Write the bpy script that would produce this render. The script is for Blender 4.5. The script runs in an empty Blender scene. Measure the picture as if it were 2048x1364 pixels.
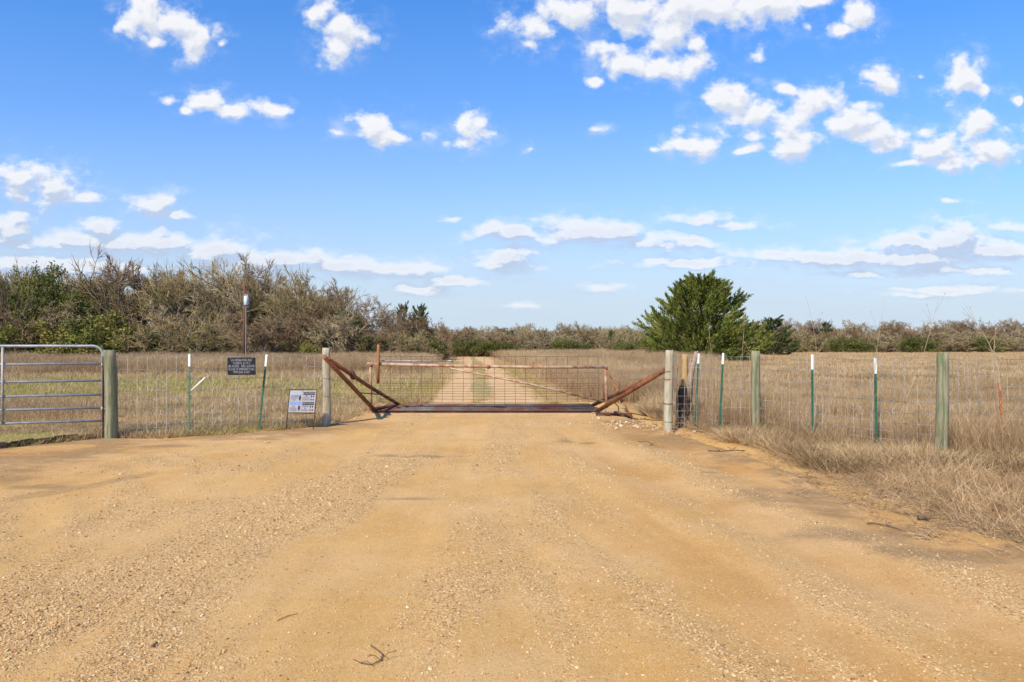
import bpy, math, random
import numpy as np
from mathutils import Vector

S = bpy.context.scene
COL = S.collection
R = math.radians
F = 1365.0      # focal length in photo pixels (2048 wide)
CAMZ = 1.62
HZ = 690.0      # horizon row

# ------------------------------------------------------------------ camera
cam = bpy.data.cameras.new('camera')
camo = bpy.data.objects.new('camera', cam); COL.objects.link(camo)
camo.location = (0, 0, CAMZ); camo.rotation_euler = (R(90.336), 0, 0)
cam.lens = 24.0; cam.sensor_width = 36.0; cam.clip_start = 0.05; cam.clip_end = 6000
S.camera = camo
S.view_settings.view_transform = 'Standard'; S.view_settings.look = 'None'
S.view_settings.gamma = 1.0; S.view_settings.exposure = 0.23
S.view_settings.use_curve_mapping = False
S.cycles.max_bounces = 5; S.cycles.diffuse_bounces = 2; S.cycles.glossy_bounces = 2
S.cycles.transparent_max_bounces = 4; S.cycles.transmission_bounces = 2
S.cycles.sample_clamp_indirect = 4.0

# ------------------------------------------------------------------ sun
SUN_EL, SUN_AZ = 41.0, 212.0        # compass azimuth, +Y = 0, clockwise
sd = Vector((math.sin(R(SUN_AZ))*math.cos(R(SUN_EL)), math.cos(R(SUN_AZ))*math.cos(R(SUN_EL)), math.sin(R(SUN_EL))))
sl = bpy.data.lights.new('sun', 'SUN'); sl.energy = 4.8; sl.angle = R(0.53); sl.color = (1.0, 0.90, 0.76)
so = bpy.data.objects.new('sun', sl); COL.objects.link(so)
so.rotation_euler = sd.to_track_quat('Z', 'Y').to_euler(); so.location = (-20, -20, 30)

# ------------------------------------------------------------------ world: nishita sky + fair weather clouds
W = bpy.data.worlds.new('World'); S.world = W; W.use_nodes = True
nt = W.node_tree; nt.nodes.clear(); L = nt.links
try:
    W.cycles.sampling_method = 'MANUAL'; W.cycles.sample_map_resolution = 512
except Exception: pass

class NB:
    """tiny node builder"""
    def __init__(s, tree): s.t = tree
    def n(s, typ, **kw):
        nd = s.t.nodes.new(typ)
        for k, v in kw.items(): setattr(nd, k, v)
        return nd
    def put(s, sock, v):
        if v is None: return
        if isinstance(v, bpy.types.NodeSocket): s.t.links.new(v, sock)
        else: sock.default_value = v
    def m(s, op, a, b=None, c=None, clamp=False):
        nd = s.n('ShaderNodeMath', operation=op); nd.use_clamp = clamp
        s.put(nd.inputs[0], a); s.put(nd.inputs[1], b); s.put(nd.inputs[2], c)
        return nd.outputs[0]
    def v(s, op, a, b=None, c=None):
        nd = s.n('ShaderNodeVectorMath', operation=op)
        s.put(nd.inputs[0], a); s.put(nd.inputs[1], b); s.put(nd.inputs[2], c)
        return nd.outputs['Value'] if op in ('LENGTH', 'DOT_PRODUCT') else nd.outputs['Vector']
    def comb(s, x, y, z):
        nd = s.n('ShaderNodeCombineXYZ')
        s.put(nd.inputs[0], x); s.put(nd.inputs[1], y); s.put(nd.inputs[2], z); return nd.outputs[0]
    def noise(s, vec, scale, detail=4, rough=0.5, out='Fac', dist=0.0, dim='3D'):
        nd = s.n('ShaderNodeTexNoise', noise_dimensions=dim); s.put(nd.inputs['Vector'], vec)
        nd.inputs['Scale'].default_value = scale; nd.inputs['Detail'].default_value = detail
        nd.inputs['Roughness'].default_value = rough; nd.inputs['Distortion'].default_value = dist
        return nd.outputs[out]
    def rng(s, x, a, b, c=0.0, d=1.0, smooth=True):
        nd = s.n('ShaderNodeMapRange'); nd.interpolation_type = 'SMOOTHSTEP' if smooth else 'LINEAR'
        s.put(nd.inputs['Value'], x)
        for k, v in zip(('From Min', 'From Max', 'To Min', 'To Max'), (a, b, c, d)): s.put(nd.inputs[k], v)
        return nd.outputs[0]
    def mix(s, f, a, b, blend='MIX'):
        nd = s.n('ShaderNodeMix', data_type='RGBA', blend_type=blend)
        s.put(nd.inputs[0], f)
        for i, v in ((6, a), (7, b)):
            if not isinstance(v, bpy.types.NodeSocket) and len(v) == 3: v = (*v, 1)
            s.put(nd.inputs[i], v)
        return nd.outputs[2]
    def ramp(s, x, stops):
        nd = s.n('ShaderNodeValToRGB'); s.put(nd.inputs[0], x)
        cr = nd.color_ramp
        while len(cr.elements) < len(stops): cr.elements.new(0.5)
        for e, (p, c) in zip(cr.elements, stops): e.position = p; e.color = (*c, 1) if len(c) == 3 else c
        return nd.outputs[0]

CLOUDS = [ # photo px: centre x,y, half w,h, weakness
 (300,25,55,40,0),(340,45,60,40,0),(385,78,48,34,0),(318,78,24,16,.2),(245,45,28,28,.45),(440,85,20,14,.4),
 (650,22,42,32,0),(690,50,48,40,.05),(680,92,48,30,.05),
 (333,197,26,14,.1),(415,200,52,20,0),(470,222,45,16,0),(540,218,40,20,0),(370,215,30,12,.25),
 (745,255,52,30,0),(770,272,38,16,0),(668,270,24,10,.3),(855,268,38,24,.38),(948,262,34,34,0),(930,284,44,14,0),
 (50,365,75,36,0),(110,378,60,36,0),(165,402,36,16,.05),(305,413,58,24,0),(360,430,34,9,.1),(205,455,38,20,0),(15,462,46,34,0),(25,485,50,18,0),
 (140,478,70,18,0),(240,490,110,20,0),(320,490,70,22,0),(440,510,80,30,0),(540,520,100,22,0),(620,515,30,14,0),(680,535,100,18,0),(780,540,110,14,0),(480,535,70,10,.1),
 (60,525,60,16,0),(180,540,130,22,.05),(70,548,90,12,.1),(910,562,55,9,0),(840,577,70,8,.1),
 (1030,465,90,17,0),(1150,462,110,22,0),(1210,470,70,14,0),(1290,488,90,18,0),(1380,480,45,11,0),(1020,517,62,22,0),
 (1400,438,95,13,.35),(1480,453,70,9,.25),(900,440,20,6,.3),(1905,400,24,7,.2),
 (1060,50,60,45,.15),(1150,25,100,45,.1),(1270,15,110,50,0),(1400,12,120,45,0),(1540,12,90,34,0),(1620,4,50,20,.1),(1340,65,70,45,.15),(1390,85,30,30,.25),(1050,85,40,16,.3),
 (1205,102,42,28,0),(1260,122,80,32,0),(1330,135,60,28,0),(1390,130,38,30,.1),(1180,165,20,14,.3),
 (1718,34,42,38,.03),(1690,60,40,16,.1),(1620,55,16,14,.35),(1512,110,32,26,.38),(1757,157,38,26,.08),(1740,168,30,12,.2),(1840,148,22,10,.4),
 (1930,158,44,42,0),(1965,185,38,20,0),(2046,200,14,14,0),
 (1455,200,55,40,0),(1500,225,80,34,0),(1580,240,90,42,0),(1640,205,55,34,0),(1700,245,80,30,0),(1760,270,60,28,0),(1730,215,40,14,.1),(1560,180,60,14,.3),
 (1388,288,58,28,0),(1300,303,20,9,.3),(1585,300,52,26,.03),(1500,300,40,14,.3),
 (1890,300,72,34,0),(1970,295,70,38,0),(1960,250,40,30,0),(1850,262,30,18,.15),(1910,328,64,22,0),(1830,325,50,12,.2),
 (1840,485,100,18,0),(1910,475,90,22,0),(1680,515,190,15,0),(1850,518,170,22,0),(2000,505,100,22,0),(1400,525,150,9,.1),(1560,510,120,9,.1),(1720,545,110,7,.2),(2020,452,50,9,.1),(1900,540,160,12,.1),
 (1900,580,160,8,.28),(1050,297,18,16,.4),(1190,258,30,12,.45),(1200,575,60,6,.3),(1030,610,60,5,.35),(1840,590,70,6,.25),
]
def cloud_group():
    g = bpy.data.node_groups.new('CloudField', 'ShaderNodeTree')
    g.interface.new_socket('UV', in_out='INPUT', socket_type='NodeSocketVector')
    g.interface.new_socket('Field', in_out='OUTPUT', socket_type='NodeSocketFloat')
    b = NB(g); gi = b.n('NodeGroupInput'); go = b.n('NodeGroupOutput')
    uv = gi.outputs[0]
    sep = b.n('ShaderNodeSeparateXYZ'); g.links.new(uv, sep.inputs[0])
    # clouds flatten towards the horizon
    nuv = b.comb(sep.outputs[0], b.m('MULTIPLY', b.m('POWER', b.m('MAXIMUM', sep.outputs[1], 0.001), 0.5), 1.6), 0.0)
    wv = b.v('SUBTRACT', b.noise(nuv, 10.0, 2, 0.6, 'Color', dim='2D'), (0.5, 0.5, 0.5))
    pw = b.v('MULTIPLY_ADD', wv, (0.05, 0.016, 0), uv)
    r = None
    for cx, cy, hw, hh, wk in CLOUDS:
        u, v = (cx-1024)/F, (HZ-cy)/F; su, sv = F/(hw*1.15), F/(hh*(1.2 if cy < 425 else 1.5))
        q = b.v('LENGTH', b.v('MULTIPLY_ADD', pw, (su, sv, 0), (-u*su, -v*sv, 0)))
        if wk: q = b.m('ADD', q, wk)
        r = q if r is None else b.m('SMOOTH_MIN', r, q, 0.06)
    n1 = b.noise(nuv, 19.0, 6, 0.60, dim='2D')
    vp = b.n('ShaderNodeTexVoronoi', voronoi_dimensions='2D', feature='SMOOTH_F1'); b.put(vp.inputs['Vector'], b.v('MULTIPLY_ADD', wv, (0.05, 0.05, 0), nuv)); vp.inputs['Scale'].default_value = 27.0; vp.inputs['Smoothness'].default_value = 0.35; vp.inputs['Detail'].default_value = 1.5; vp.inputs['Roughness'].default_value = 0.5
    puff = b.m('MULTIPLY', b.m('SUBTRACT', 0.42, vp.outputs['Distance']), 0.42)
    f = b.m('MULTIPLY_ADD', b.m('SUBTRACT', n1, 0.5), b.rng(sep.outputs[1], 0.1, 0.3, 1.7, 2.0), b.m('ADD', puff, b.m('SUBTRACT', b.rng(sep.outputs[1], 0.1, 0.3, 1.08, 1.06), r)))
    g.links.new(f, go.inputs[0])
    return g
CG = cloud_group()
b = NB(nt)
tc = b.n('ShaderNodeTexCoord'); D = tc.outputs['Generated']
sky = b.n('ShaderNodeTexSky', sky_type='NISHITA'); sky.sun_disc = False
sky.sun_elevation = R(SUN_EL); sky.sun_rotation = R(SUN_AZ); sky.air_density = 1.0; sky.dust_density = 0.6; sky.ozone_density = 2.0
sp = b.n('ShaderNodeSeparateXYZ'); L.new(D, sp.inputs[0])
yy = b.m('MAXIMUM', sp.outputs[1], 0.02)
u = b.m('DIVIDE', sp.outputs[0], yy); v = b.m('DIVIDE', sp.outputs[2], yy)
uv = b.comb(u, v, 0.0)
def cf(vec):
    gn = b.n('ShaderNodeGroup'); gn.node_tree = CG; L.new(vec, gn.inputs[0]); return gn.outputs[0]
f0 = cf(uv); f1 = cf(b.v('ADD', uv, (-0.005, 0.014, 0)))
front = b.rng(sp.outputs[1], 0.05, 0.2)
alpha = b.m('MULTIPLY', b.m('MULTIPLY', b.rng(f0, b.rng(v, .1, .3, -.35, -.12), b.rng(v, .1, .3, .75, .60)), b.rng(v, .05, .3, .82, .97)), front)
# cloud relief: how much cloud lies sunwards, and thickness
lit = b.rng(b.m('SUBTRACT', f1, f0), -0.35, 0.35, 1.0, 0.0)
low = b.rng(v, 0.14, 0.34, 1.15, 0.6)
thick = b.rng(f0, 0.15, 1.0, 0.0, 1.0)
shade = b.m('MULTIPLY', b.m('MULTIPLY_ADD', b.m('SUBTRACT', 1.0, lit), 1.25, b.m('MULTIPLY', thick, 0.3)), low, clamp=True)
alpha = b.m('MAXIMUM', alpha, b.m('MULTIPLY', b.m('MULTIPLY', b.rng(f0, -1.0, 0.3), b.rng(b.noise(b.comb(b.m('MULTIPLY', u, 0.7), v, 0.3), 30.0, 5, 0.65), 0.42, 0.7, 0.0, 0.32)), front))
ccol = b.mix(shade, (0.84, 0.84, 0.85), b.mix(b.rng(v, .12, .34), (0.44, 0.52, 0.68), (0.55, 0.60, 0.70)))
# clear sky colour: nishita, more saturated overhead, milky near the horizon
el = b.m('ARCSINE', sp.outputs[2])
tint = b.ramp(b.m('DIVIDE', el, 1.2, clamp=True), [(0.0, (1.2, 1.2, 1.62)), (0.075, (1.15, 1.38, 1.85)), (0.17, (0.95, 1.5, 2.25)), (0.38, (0.66, 1.55, 2.5)), (0.5, (0.55, 1.2, 1.9)), (1.0, (0.6, 0.9, 1.2))])
skyc = b.mix(1.0, b.v('SCALE', sky.outputs[0], None, None), tint, 'MULTIPLY')
sc_node = skyc.node.inputs[6].links[0].from_node; sc_node.inputs['Scale'].default_value = 1.0
milk = b.m('MULTIPLY', b.rng(v, 0.0, 0.2, 1.0, 0.0), b.rng(b.noise(b.comb(u, b.m('MULTIPLY', v, 9.0), 0.0), 4.0, 6, 0.6), 0.35, 0.75, 0.0, 0.5))
BG = 0.085
skyc = b.mix(b.m('MULTIPLY', b.ramp(b.m('DIVIDE', v, 0.5, clamp=True), [(0.0, (.93,)*3), (.13, (.86,)*3), (.3, (.5,)*3), (.5, (.26,)*3), (.7, (.1,)*3), (1, (.03,)*3)]), front), skyc, (0.52/BG, 0.63/BG, 0.72/BG))
skyc = b.mix(b.m('MULTIPLY', milk, front), skyc, (0.50/BG, 0.58/BG, 0.74/BG))
cscaled = b.v('SCALE', ccol); cscaled.node.inputs['Scale'].default_value = 1.0/BG
final = b.mix(alpha, skyc, cscaled)
bg = b.n('ShaderNodeBackground'); L.new(final, bg.inputs[0]); bg.inputs[1].default_value = BG
wo = b.n('ShaderNodeOutputWorld'); L.new(bg.outputs[0], wo.inputs[0])

# ------------------------------------------------------------------ helpers
def P(px, py, d): return Vector(((px-1024)/F*d, d, CAMZ+(HZ-py)/F*d))
def G(px, py):
    d = CAMZ*F/(py-HZ); return Vector(((px-1024)/F*d, d, 0))
def mesh_from(name, V, faces, mats, parent=None, smooth=False, loc=None, link=True, fmat=None):
    me = bpy.data.meshes.new(name)
    if isinstance(V, np.ndarray): V = V.reshape(-1, 3)
    if isinstance(faces, np.ndarray):
        nf, k = faces.shape
        me.vertices.add(len(V)); me.vertices.foreach_set('co', np.asarray(V, np.float32).ravel())
        me.loops.add(nf*k); me.loops.foreach_set('vertex_index', faces.astype(np.int32).ravel())
        me.polygons.add(nf); me.polygons.foreach_set('loop_start', np.arange(0, nf*k, k, dtype=np.int32))
        me.update(calc_edges=True)
    else:
        me.from_pydata([tuple(p) for p in V], [], faces); me.update()
    if not isinstance(mats, (list, tuple)): mats = [mats]
    for m_ in mats: me.materials.append(m_)
    if fmat is not None: me.polygons.foreach_set('material_index', np.asarray(fmat, np.int32))
    if smooth: me.polygons.foreach_set('use_smooth', np.ones(len(me.polygons), bool))
    o = bpy.data.objects.new(name, me)
    if link: COL.objects.link(o)
    if parent: o.parent = parent
    if loc: o.location = loc
    return o
def tag(o, label=None, cat=None, group=None, kind=None):
    if label:
        o['label'] = label
        if len(label.split()) > 16: print('LONG', len(label.split()), label)
    if cat: o['category'] = cat
    if group: o['group'] = group
    if kind: o['kind'] = kind
    return o
def empty(name, loc, label, cat, group=None):
    o = bpy.data.objects.new(name, None); COL.objects.link(o); o.location = loc
    o.empty_display_size = 0.2
    return tag(o, label, cat, group)
def copy_tree(o, parent=None):
    c = o.copy(); COL.objects.link(c); c.parent = parent
    for ch in list(o.children): copy_tree(ch, c)
    return c
class MB:
    """collects verts and faces; local coordinates relative to origin o"""
    def __init__(s, o=(0, 0, 0)): s.V = []; s.F = []; s.o = Vector(o)
    def add(s, V, Fc):
        k = len(s.V); s.V += [Vector(p)-s.o for p in V]; s.F += [[i+k for i in f] for f in Fc]
    def box(s, c, e, ax=None):
        c = Vector(c); ex, ey, ez = e
        X, Y, Z = ax if ax else (Vector((1, 0, 0)), Vector((0, 1, 0)), Vector((0, 0, 1)))
        V = [c + X*(sx*ex/2) + Y*(sy*ey/2) + Z*(sz*ez/2) for sx in (-1, 1) for sy in (-1, 1) for sz in (-1, 1)]
        s.add(V, [(0, 1, 3, 2), (4, 6, 7, 5), (0, 4, 5, 1), (2, 3, 7, 6), (0, 2, 6, 4), (1, 5, 7, 3)])
    def tube(s, pts, r, n=8, cap=True):
        pts = [Vector(p) for p in pts]; m_ = len(pts)
        rs = r if isinstance(r, (list, tuple)) else [r]*m_
        V = []; Fc = []; ref = None
        for i, p in enumerate(pts):
            t = (pts[min(i+1, m_-1)] - pts[max(i-1, 0)]).normalized()
            if ref is None: ref = Vector((0, 0, 1)) if abs(t.z) < 0.9 else Vector((1, 0, 0))
            a = t.cross(ref).normalized(); bb = t.cross(a).normalized(); ref = a.cross(t)
            for k in range(n):
                an = 2*math.pi*k/n; V.append(p + (a*math.cos(an)+bb*math.sin(an))*rs[i])
        for i in range(m_-1):
            for k in range(n):
                k2 = (k+1) % n; Fc.append((i*n+k, i*n+k2, (i+1)*n+k2, (i+1)*n+k))
        if cap: Fc.append(tuple(range(n))[::-1]); Fc.append(tuple(range((m_-1)*n, m_*n)))
        s.add(V, Fc)
    def build(s, name, mat, parent=None, smooth=False):
        o = mesh_from(name, s.V, s.F, mat, parent, False)
        if smooth:
            o.data.polygons.foreach_set('use_smooth', [len(p.vertices) == 4 for p in o.data.polygons])
        if parent is None: o.location = s.o
        return o

def new_mat(name):
    m_ = bpy.data.materials.new(name); m_.use_nodes = True; t = m_.node_tree; t.nodes.clear()
    b_ = NB(t); out = b_.n('ShaderNodeOutputMaterial'); pb = b_.n('ShaderNodeBsdfPrincipled')
    t.links.new(pb.outputs[0], out.inputs[0])
    pb.inputs['Roughness'].default_value = 0.8
    pb.inputs['Specular IOR Level'].default_value = 0.3
    return m_, b_, pb, out
def setc(b_, pb, c): b_.put(pb.inputs['Base Color'], c if isinstance(c, bpy.types.NodeSocket) else (*c, 1))
def bump(b_, pb, h, st, dist):
    nd = b_.n('ShaderNodeBump'); nd.inputs['Strength'].default_value = st; nd.inputs['Distance'].default_value = dist
    b_.put(nd.inputs['Height'], h); b_.t.links.new(nd.outputs[0], pb.inputs['Normal'])
def mottled(name, c1, c2, scale=6, rough=.8, metal=0.0, stretch=(1, 1, 1), c3=None, s3=2.0, t3=(.55, .65), bumpd=0.002, lo=.35, hi=.65):
    m_, b_, pb, _ = new_mat(name)
    tcn = b_.n('ShaderNodeTexCoord').outputs['Object']
    vv = b_.v('MULTIPLY', tcn, stretch)
    n_ = b_.noise(vv, scale, 6, .65)
    c = b_.mix(b_.rng(n_, lo, hi), c1, c2)
    if c3: c = b_.mix(b_.rng(b_.noise(vv, s3, 5, .7), t3[0], t3[1]), c, c3)
    setc(b_, pb, c); pb.inputs['Roughness'].default_value = rough; pb.inputs['Metallic'].default_value = metal
    if bumpd: bump(b_, pb, n_, 0.6, bumpd)
    return m_
def plantmat(name, ca, cb, cc=None, trans=0.25, rough=.75, big=0.15):
    """leaf/twig/blade material: colour differs from plant to plant and patch to patch"""
    m_, b_, pb, out = new_mat(name)
    oi = b_.n('ShaderNodeObjectInfo').outputs['Random']
    geo = b_.n('ShaderNodeNewGeometry').outputs
    isl = geo['Random Per Island']
    k = b_.m('ADD', b_.m('MULTIPLY', oi, 0.45), b_.m('MULTIPLY', isl, 0.55))
    c = b_.mix(k, ca, cb)
    if cc: c = b_.mix(b_.rng(b_.noise(geo['Position'], big, 4, .6), .45, .62), c, cc)
    setc(b_, pb, c); pb.inputs['Roughness'].default_value = rough; pb.inputs['Specular IOR Level'].default_value = .2
    if trans:
        tr = b_.n('ShaderNodeBsdfTranslucent'); b_.put(tr.inputs[0], c)
        mx = b_.n('ShaderNodeMixShader'); mx.inputs[0].default_value = trans
        b_.t.links.new(pb.outputs[0], mx.inputs[1]); b_.t.links.new(tr.outputs[0], mx.inputs[2]); b_.t.links.new(mx.outputs[0], out.inputs[0])
    return m_

# value noise for numpy (terrain, masks)
def vnoise(x, y, scale, seed=0, octs=4, rough=.5):
    x = np.asarray(x, float)*scale; y = np.asarray(y, float)*scale; tot = 0; amp = 1; s_ = 0
    for o_ in range(octs):
        xi = np.floor(x).astype(np.int64); yi = np.floor(y).astype(np.int64); fx = x-xi; fy = y-yi
        fx = fx*fx*(3-2*fx); fy = fy*fy*(3-2*fy)
        def h(a, c):
            n_ = (a*374761393 + c*668265263 + (seed+o_*17)*1442695041) & 0x7fffffff
            n_ = ((n_ ^ (n_ >> 13))*1274126177) & 0x7fffffff
            return ((n_ ^ (n_ >> 16)) & 0xffff)/65535.0
        tot = tot + amp*((h(xi, yi)*(1-fx)+h(xi+1, yi)*fx)*(1-fy) + (h(xi, yi+1)*(1-fx)+h(xi+1, yi+1)*fx)*fy)
        s_ += amp; amp *= rough; x = x*2.03+11.3; y = y*2.03+5.7
    return tot/s_
def sstep(x, a, b_):
    t = np.clip((x-a)/(b_-a), 0, 1); return t*t*(3-2*t)

# ------------------------------------------------------------------ yard outline (gravel apron)
def gp(px, py): g = G(px, py); return (g.x, g.y)
YARD = [(-16, -4), (-16, 9.6), (-11.5, 9.9)] + [gp(-150, 912), gp(0, 898), gp(110, 885), gp(212, 875), gp(330, 876), gp(380, 872), gp(450, 868), gp(520, 863), gp(600, 856), gp(655, 848), gp(700, 836), gp(738, 827)] + \
       [(-3.35, 18.6), (2.4, 18.6)] + [gp(1262, 836), gp(1335, 858), gp(1400, 885), gp(1480, 905), gp(1560, 940), gp(1640, 975), gp(1720, 1005), gp(1850, 1040), gp(2048, 1085), gp(2300, 1130), (8.5, 3.2), (16, 2.0), (16, -4)]
YP = np.array(YARD)
def sdist(x, y, poly=YP):
    """signed distance to outline, negative inside"""
    x = np.asarray(x, float); y = np.asarray(y, float); d = np.full(x.shape, 1e9); ins = np.zeros(x.shape, bool)
    n_ = len(poly)
    for i in range(n_):
        ax, ay = poly[i]; bx, by = poly[(i+1) % n_]
        ex, ey = bx-ax, by-ay; t = np.clip(((x-ax)*ex+(y-ay)*ey)/(ex*ex+ey*ey+1e-9), 0, 1)
        d = np.minimum(d, np.hypot(x-ax-t*ex, y-ay-t*ey))
        c = ((ay > y) != (by > y)) & (x < (bx-ax)*(y-ay)/(by-ay+1e-12)+ax)
        ins ^= c
    return np.where(ins, -d, d)
def track_c(y): return -0.70-(y-18)*0.055 - np.maximum(y-60, 0)*0.02
def gmask(x, y):
    """gravel / fines / stain masks over the yard"""
    # two fans of wheel tracks, one turning left one turning right, one straight in
    yn = np.clip((14-y)/10, 0, 1)
    ur = x - 1.9*np.clip((15.5-y)/12, 0, 1.2)**1.5
    ul = x + 2.6*np.clip((y-7)/9, 0, 1)*0 + np.where(y < 12, 0.0, 0)
    wob = (vnoise(x, y, .5, 3, 3)-.5)*0.9
    wr = sstep(x + wob, -0.6, 1.6)
    band_r = .5+.5*np.sin((ur+wob*.5)*5.2+0.6)
    band_c = .5+.5*np.sin((x+wob*.7)*3.7+2.6)
    # left fan: circles round a far left centre
    rl = np.hypot(x+9.5, (y-2.0)*.8); band_l = .5+.5*np.sin((rl+wob*.6)*3.4+.5)
    wl = sstep(-x+wob, 2.6, 4.6)
    band = band_c*(1-wr)*(1-wl)+band_r*wr+band_l*wl
    n1 = vnoise(x, y, .9, 5, 5, .6); n2 = vnoise(x*.6, y, 2.3, 9, 4, .6)
    fine = .5+.5*np.sin((np.where(x > 0, ur, rl*.9))*17+n1*5)
    sr = vnoise(ur*3.2, y*.42, 1.0, 111, 4, .62); sc_ = vnoise(x*3.0, y*.40, 1.0, 112, 4, .62)
    sl_ = vnoise(rl*2.6, np.arctan2(y, x+12)*6, 1.0, 113, 4, .62)
    strk = sc_*(1-wr)*(1-wl)+sr*wr+sl_*wl
    gr = .14+.76*sstep(band*.30+n1*.55+n2*.3+strk*1.25, .88, 1.75)
    # the heavy windrow of loose stones lower left
    wx = np.interp(y, [2.5, 4, 5.5, 7.5, 9.5], [-3.6, -2.9, -2.45, -1.95, -1.6])
    wr2 = np.exp(-((x-wx+wob*.5)/(.38+.25*n1))**2)*sstep(y, 2, 4)*(1-sstep(y, 8, 10.5))
    gr = np.clip(gr+wr2*.95, 0, 1.2)
    sd_ = -sdist(x, y)
    edge = 1-sstep(sd_+(n1-.5)*1.8, .25, 1.6)*np.where(y > 15, 0, 1)
    edge = edge*(1-sstep(y, 14.2, 15.4))
    edge = np.maximum(edge, .85*sstep(-x+(n1-.5)*2, 4.8, 6.2)*sstep(y+(n2-.5)*2, 5.5, 8))
    gr = gr*(1-.8*edge)
    fines = sstep(1-band*.5+(1-strk)*1.3, 1.15, 1.75)*(.25+.65*wr) + edge*.75
    n3 = vnoise(x, y*1.6, 1.1, 21, 5, .65)
    stain_and_dark = edge*sstep(n3, .36, .58)*.9
    stain_and_dark = np.maximum(stain_and_dark, (x < -6.2)*(1-sstep(np.abs(sd_-.06)+(n3-.5)*.1, .05, .12)))  # darker strip along the left turf edge
    for (cx, cy, hw, hh) in ((775, 915, 28, 3.2), (870, 916, 48, 3.5), (820, 917, 20, 2), (1130, 884, 24, 4), (1175, 887, 18, 3), (60, 944, 55, 5), (1420, 948, 36, 3), (1600, 965, 60, 7), (1730, 1000, 90, 8), (1700, 960, 60, 6), (1650, 1000, 150, 14), (1850, 1060, 200, 22), (1500, 925, 110, 9), (1950, 1110, 140, 14), (330, 893, 90, 4), (120, 915, 130, 4), (60, 975, 70, 7), (500, 878, 90, 3), (820, 1000, 60, 3)):
        px = 1024+x*F/np.maximum(y, .5); py = HZ+CAMZ*F/np.maximum(y, .5)
        q = np.hypot((px-cx)/hw, (py-cy)/hh)-(n3-.5)*3.0
        stain_and_dark = np.maximum(stain_and_dark, (1-sstep(q, .5, 1.3))*.8)
    # tread print at left
    px = 1024+x*F/np.maximum(y, .5); py = HZ+CAMZ*F/np.maximum(y, .5)
    ln = 952+(300-px)*.18
    q = (1-sstep(np.abs(py-ln), 3, 7))*sstep(px, 0, 30)*(1-sstep(px, 290, 330))
    stain_and_dark = np.maximum(stain_and_dark, q*(.35+.4*(np.sin(px*.55) > 0)))
    return np.clip(gr, 0, 1), np.clip(fines, 0, 1), np.clip(stain_and_dark, 0, 1)
def yard_h(x, y, gr, st):
    h = (vnoise(x, y, .35, 31, 3)-.5)*.05 + (vnoise((x - 1.9*np.clip((15.5-y)/12, 0, 1.2)**1.5*(x > 0))*5, y*.5, 1.0, 114, 3)-.5)*.022 + (vnoise(x, y, 2.5, 33, 4)-.5)*.018 + gr*.012
    h = h*(1-sstep(y, 13.5, 15.5))*np.clip((y-0)/4, .2, 1)
    wr = sstep(x, -.5, 1.5); ur = x - 1.9*np.clip((15.5-y)/12, 0, 1.2)**1.5
    h += .014*np.sin(ur*5.2+.6)*wr*(1-sstep(y, 12, 14))
    return h

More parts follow.
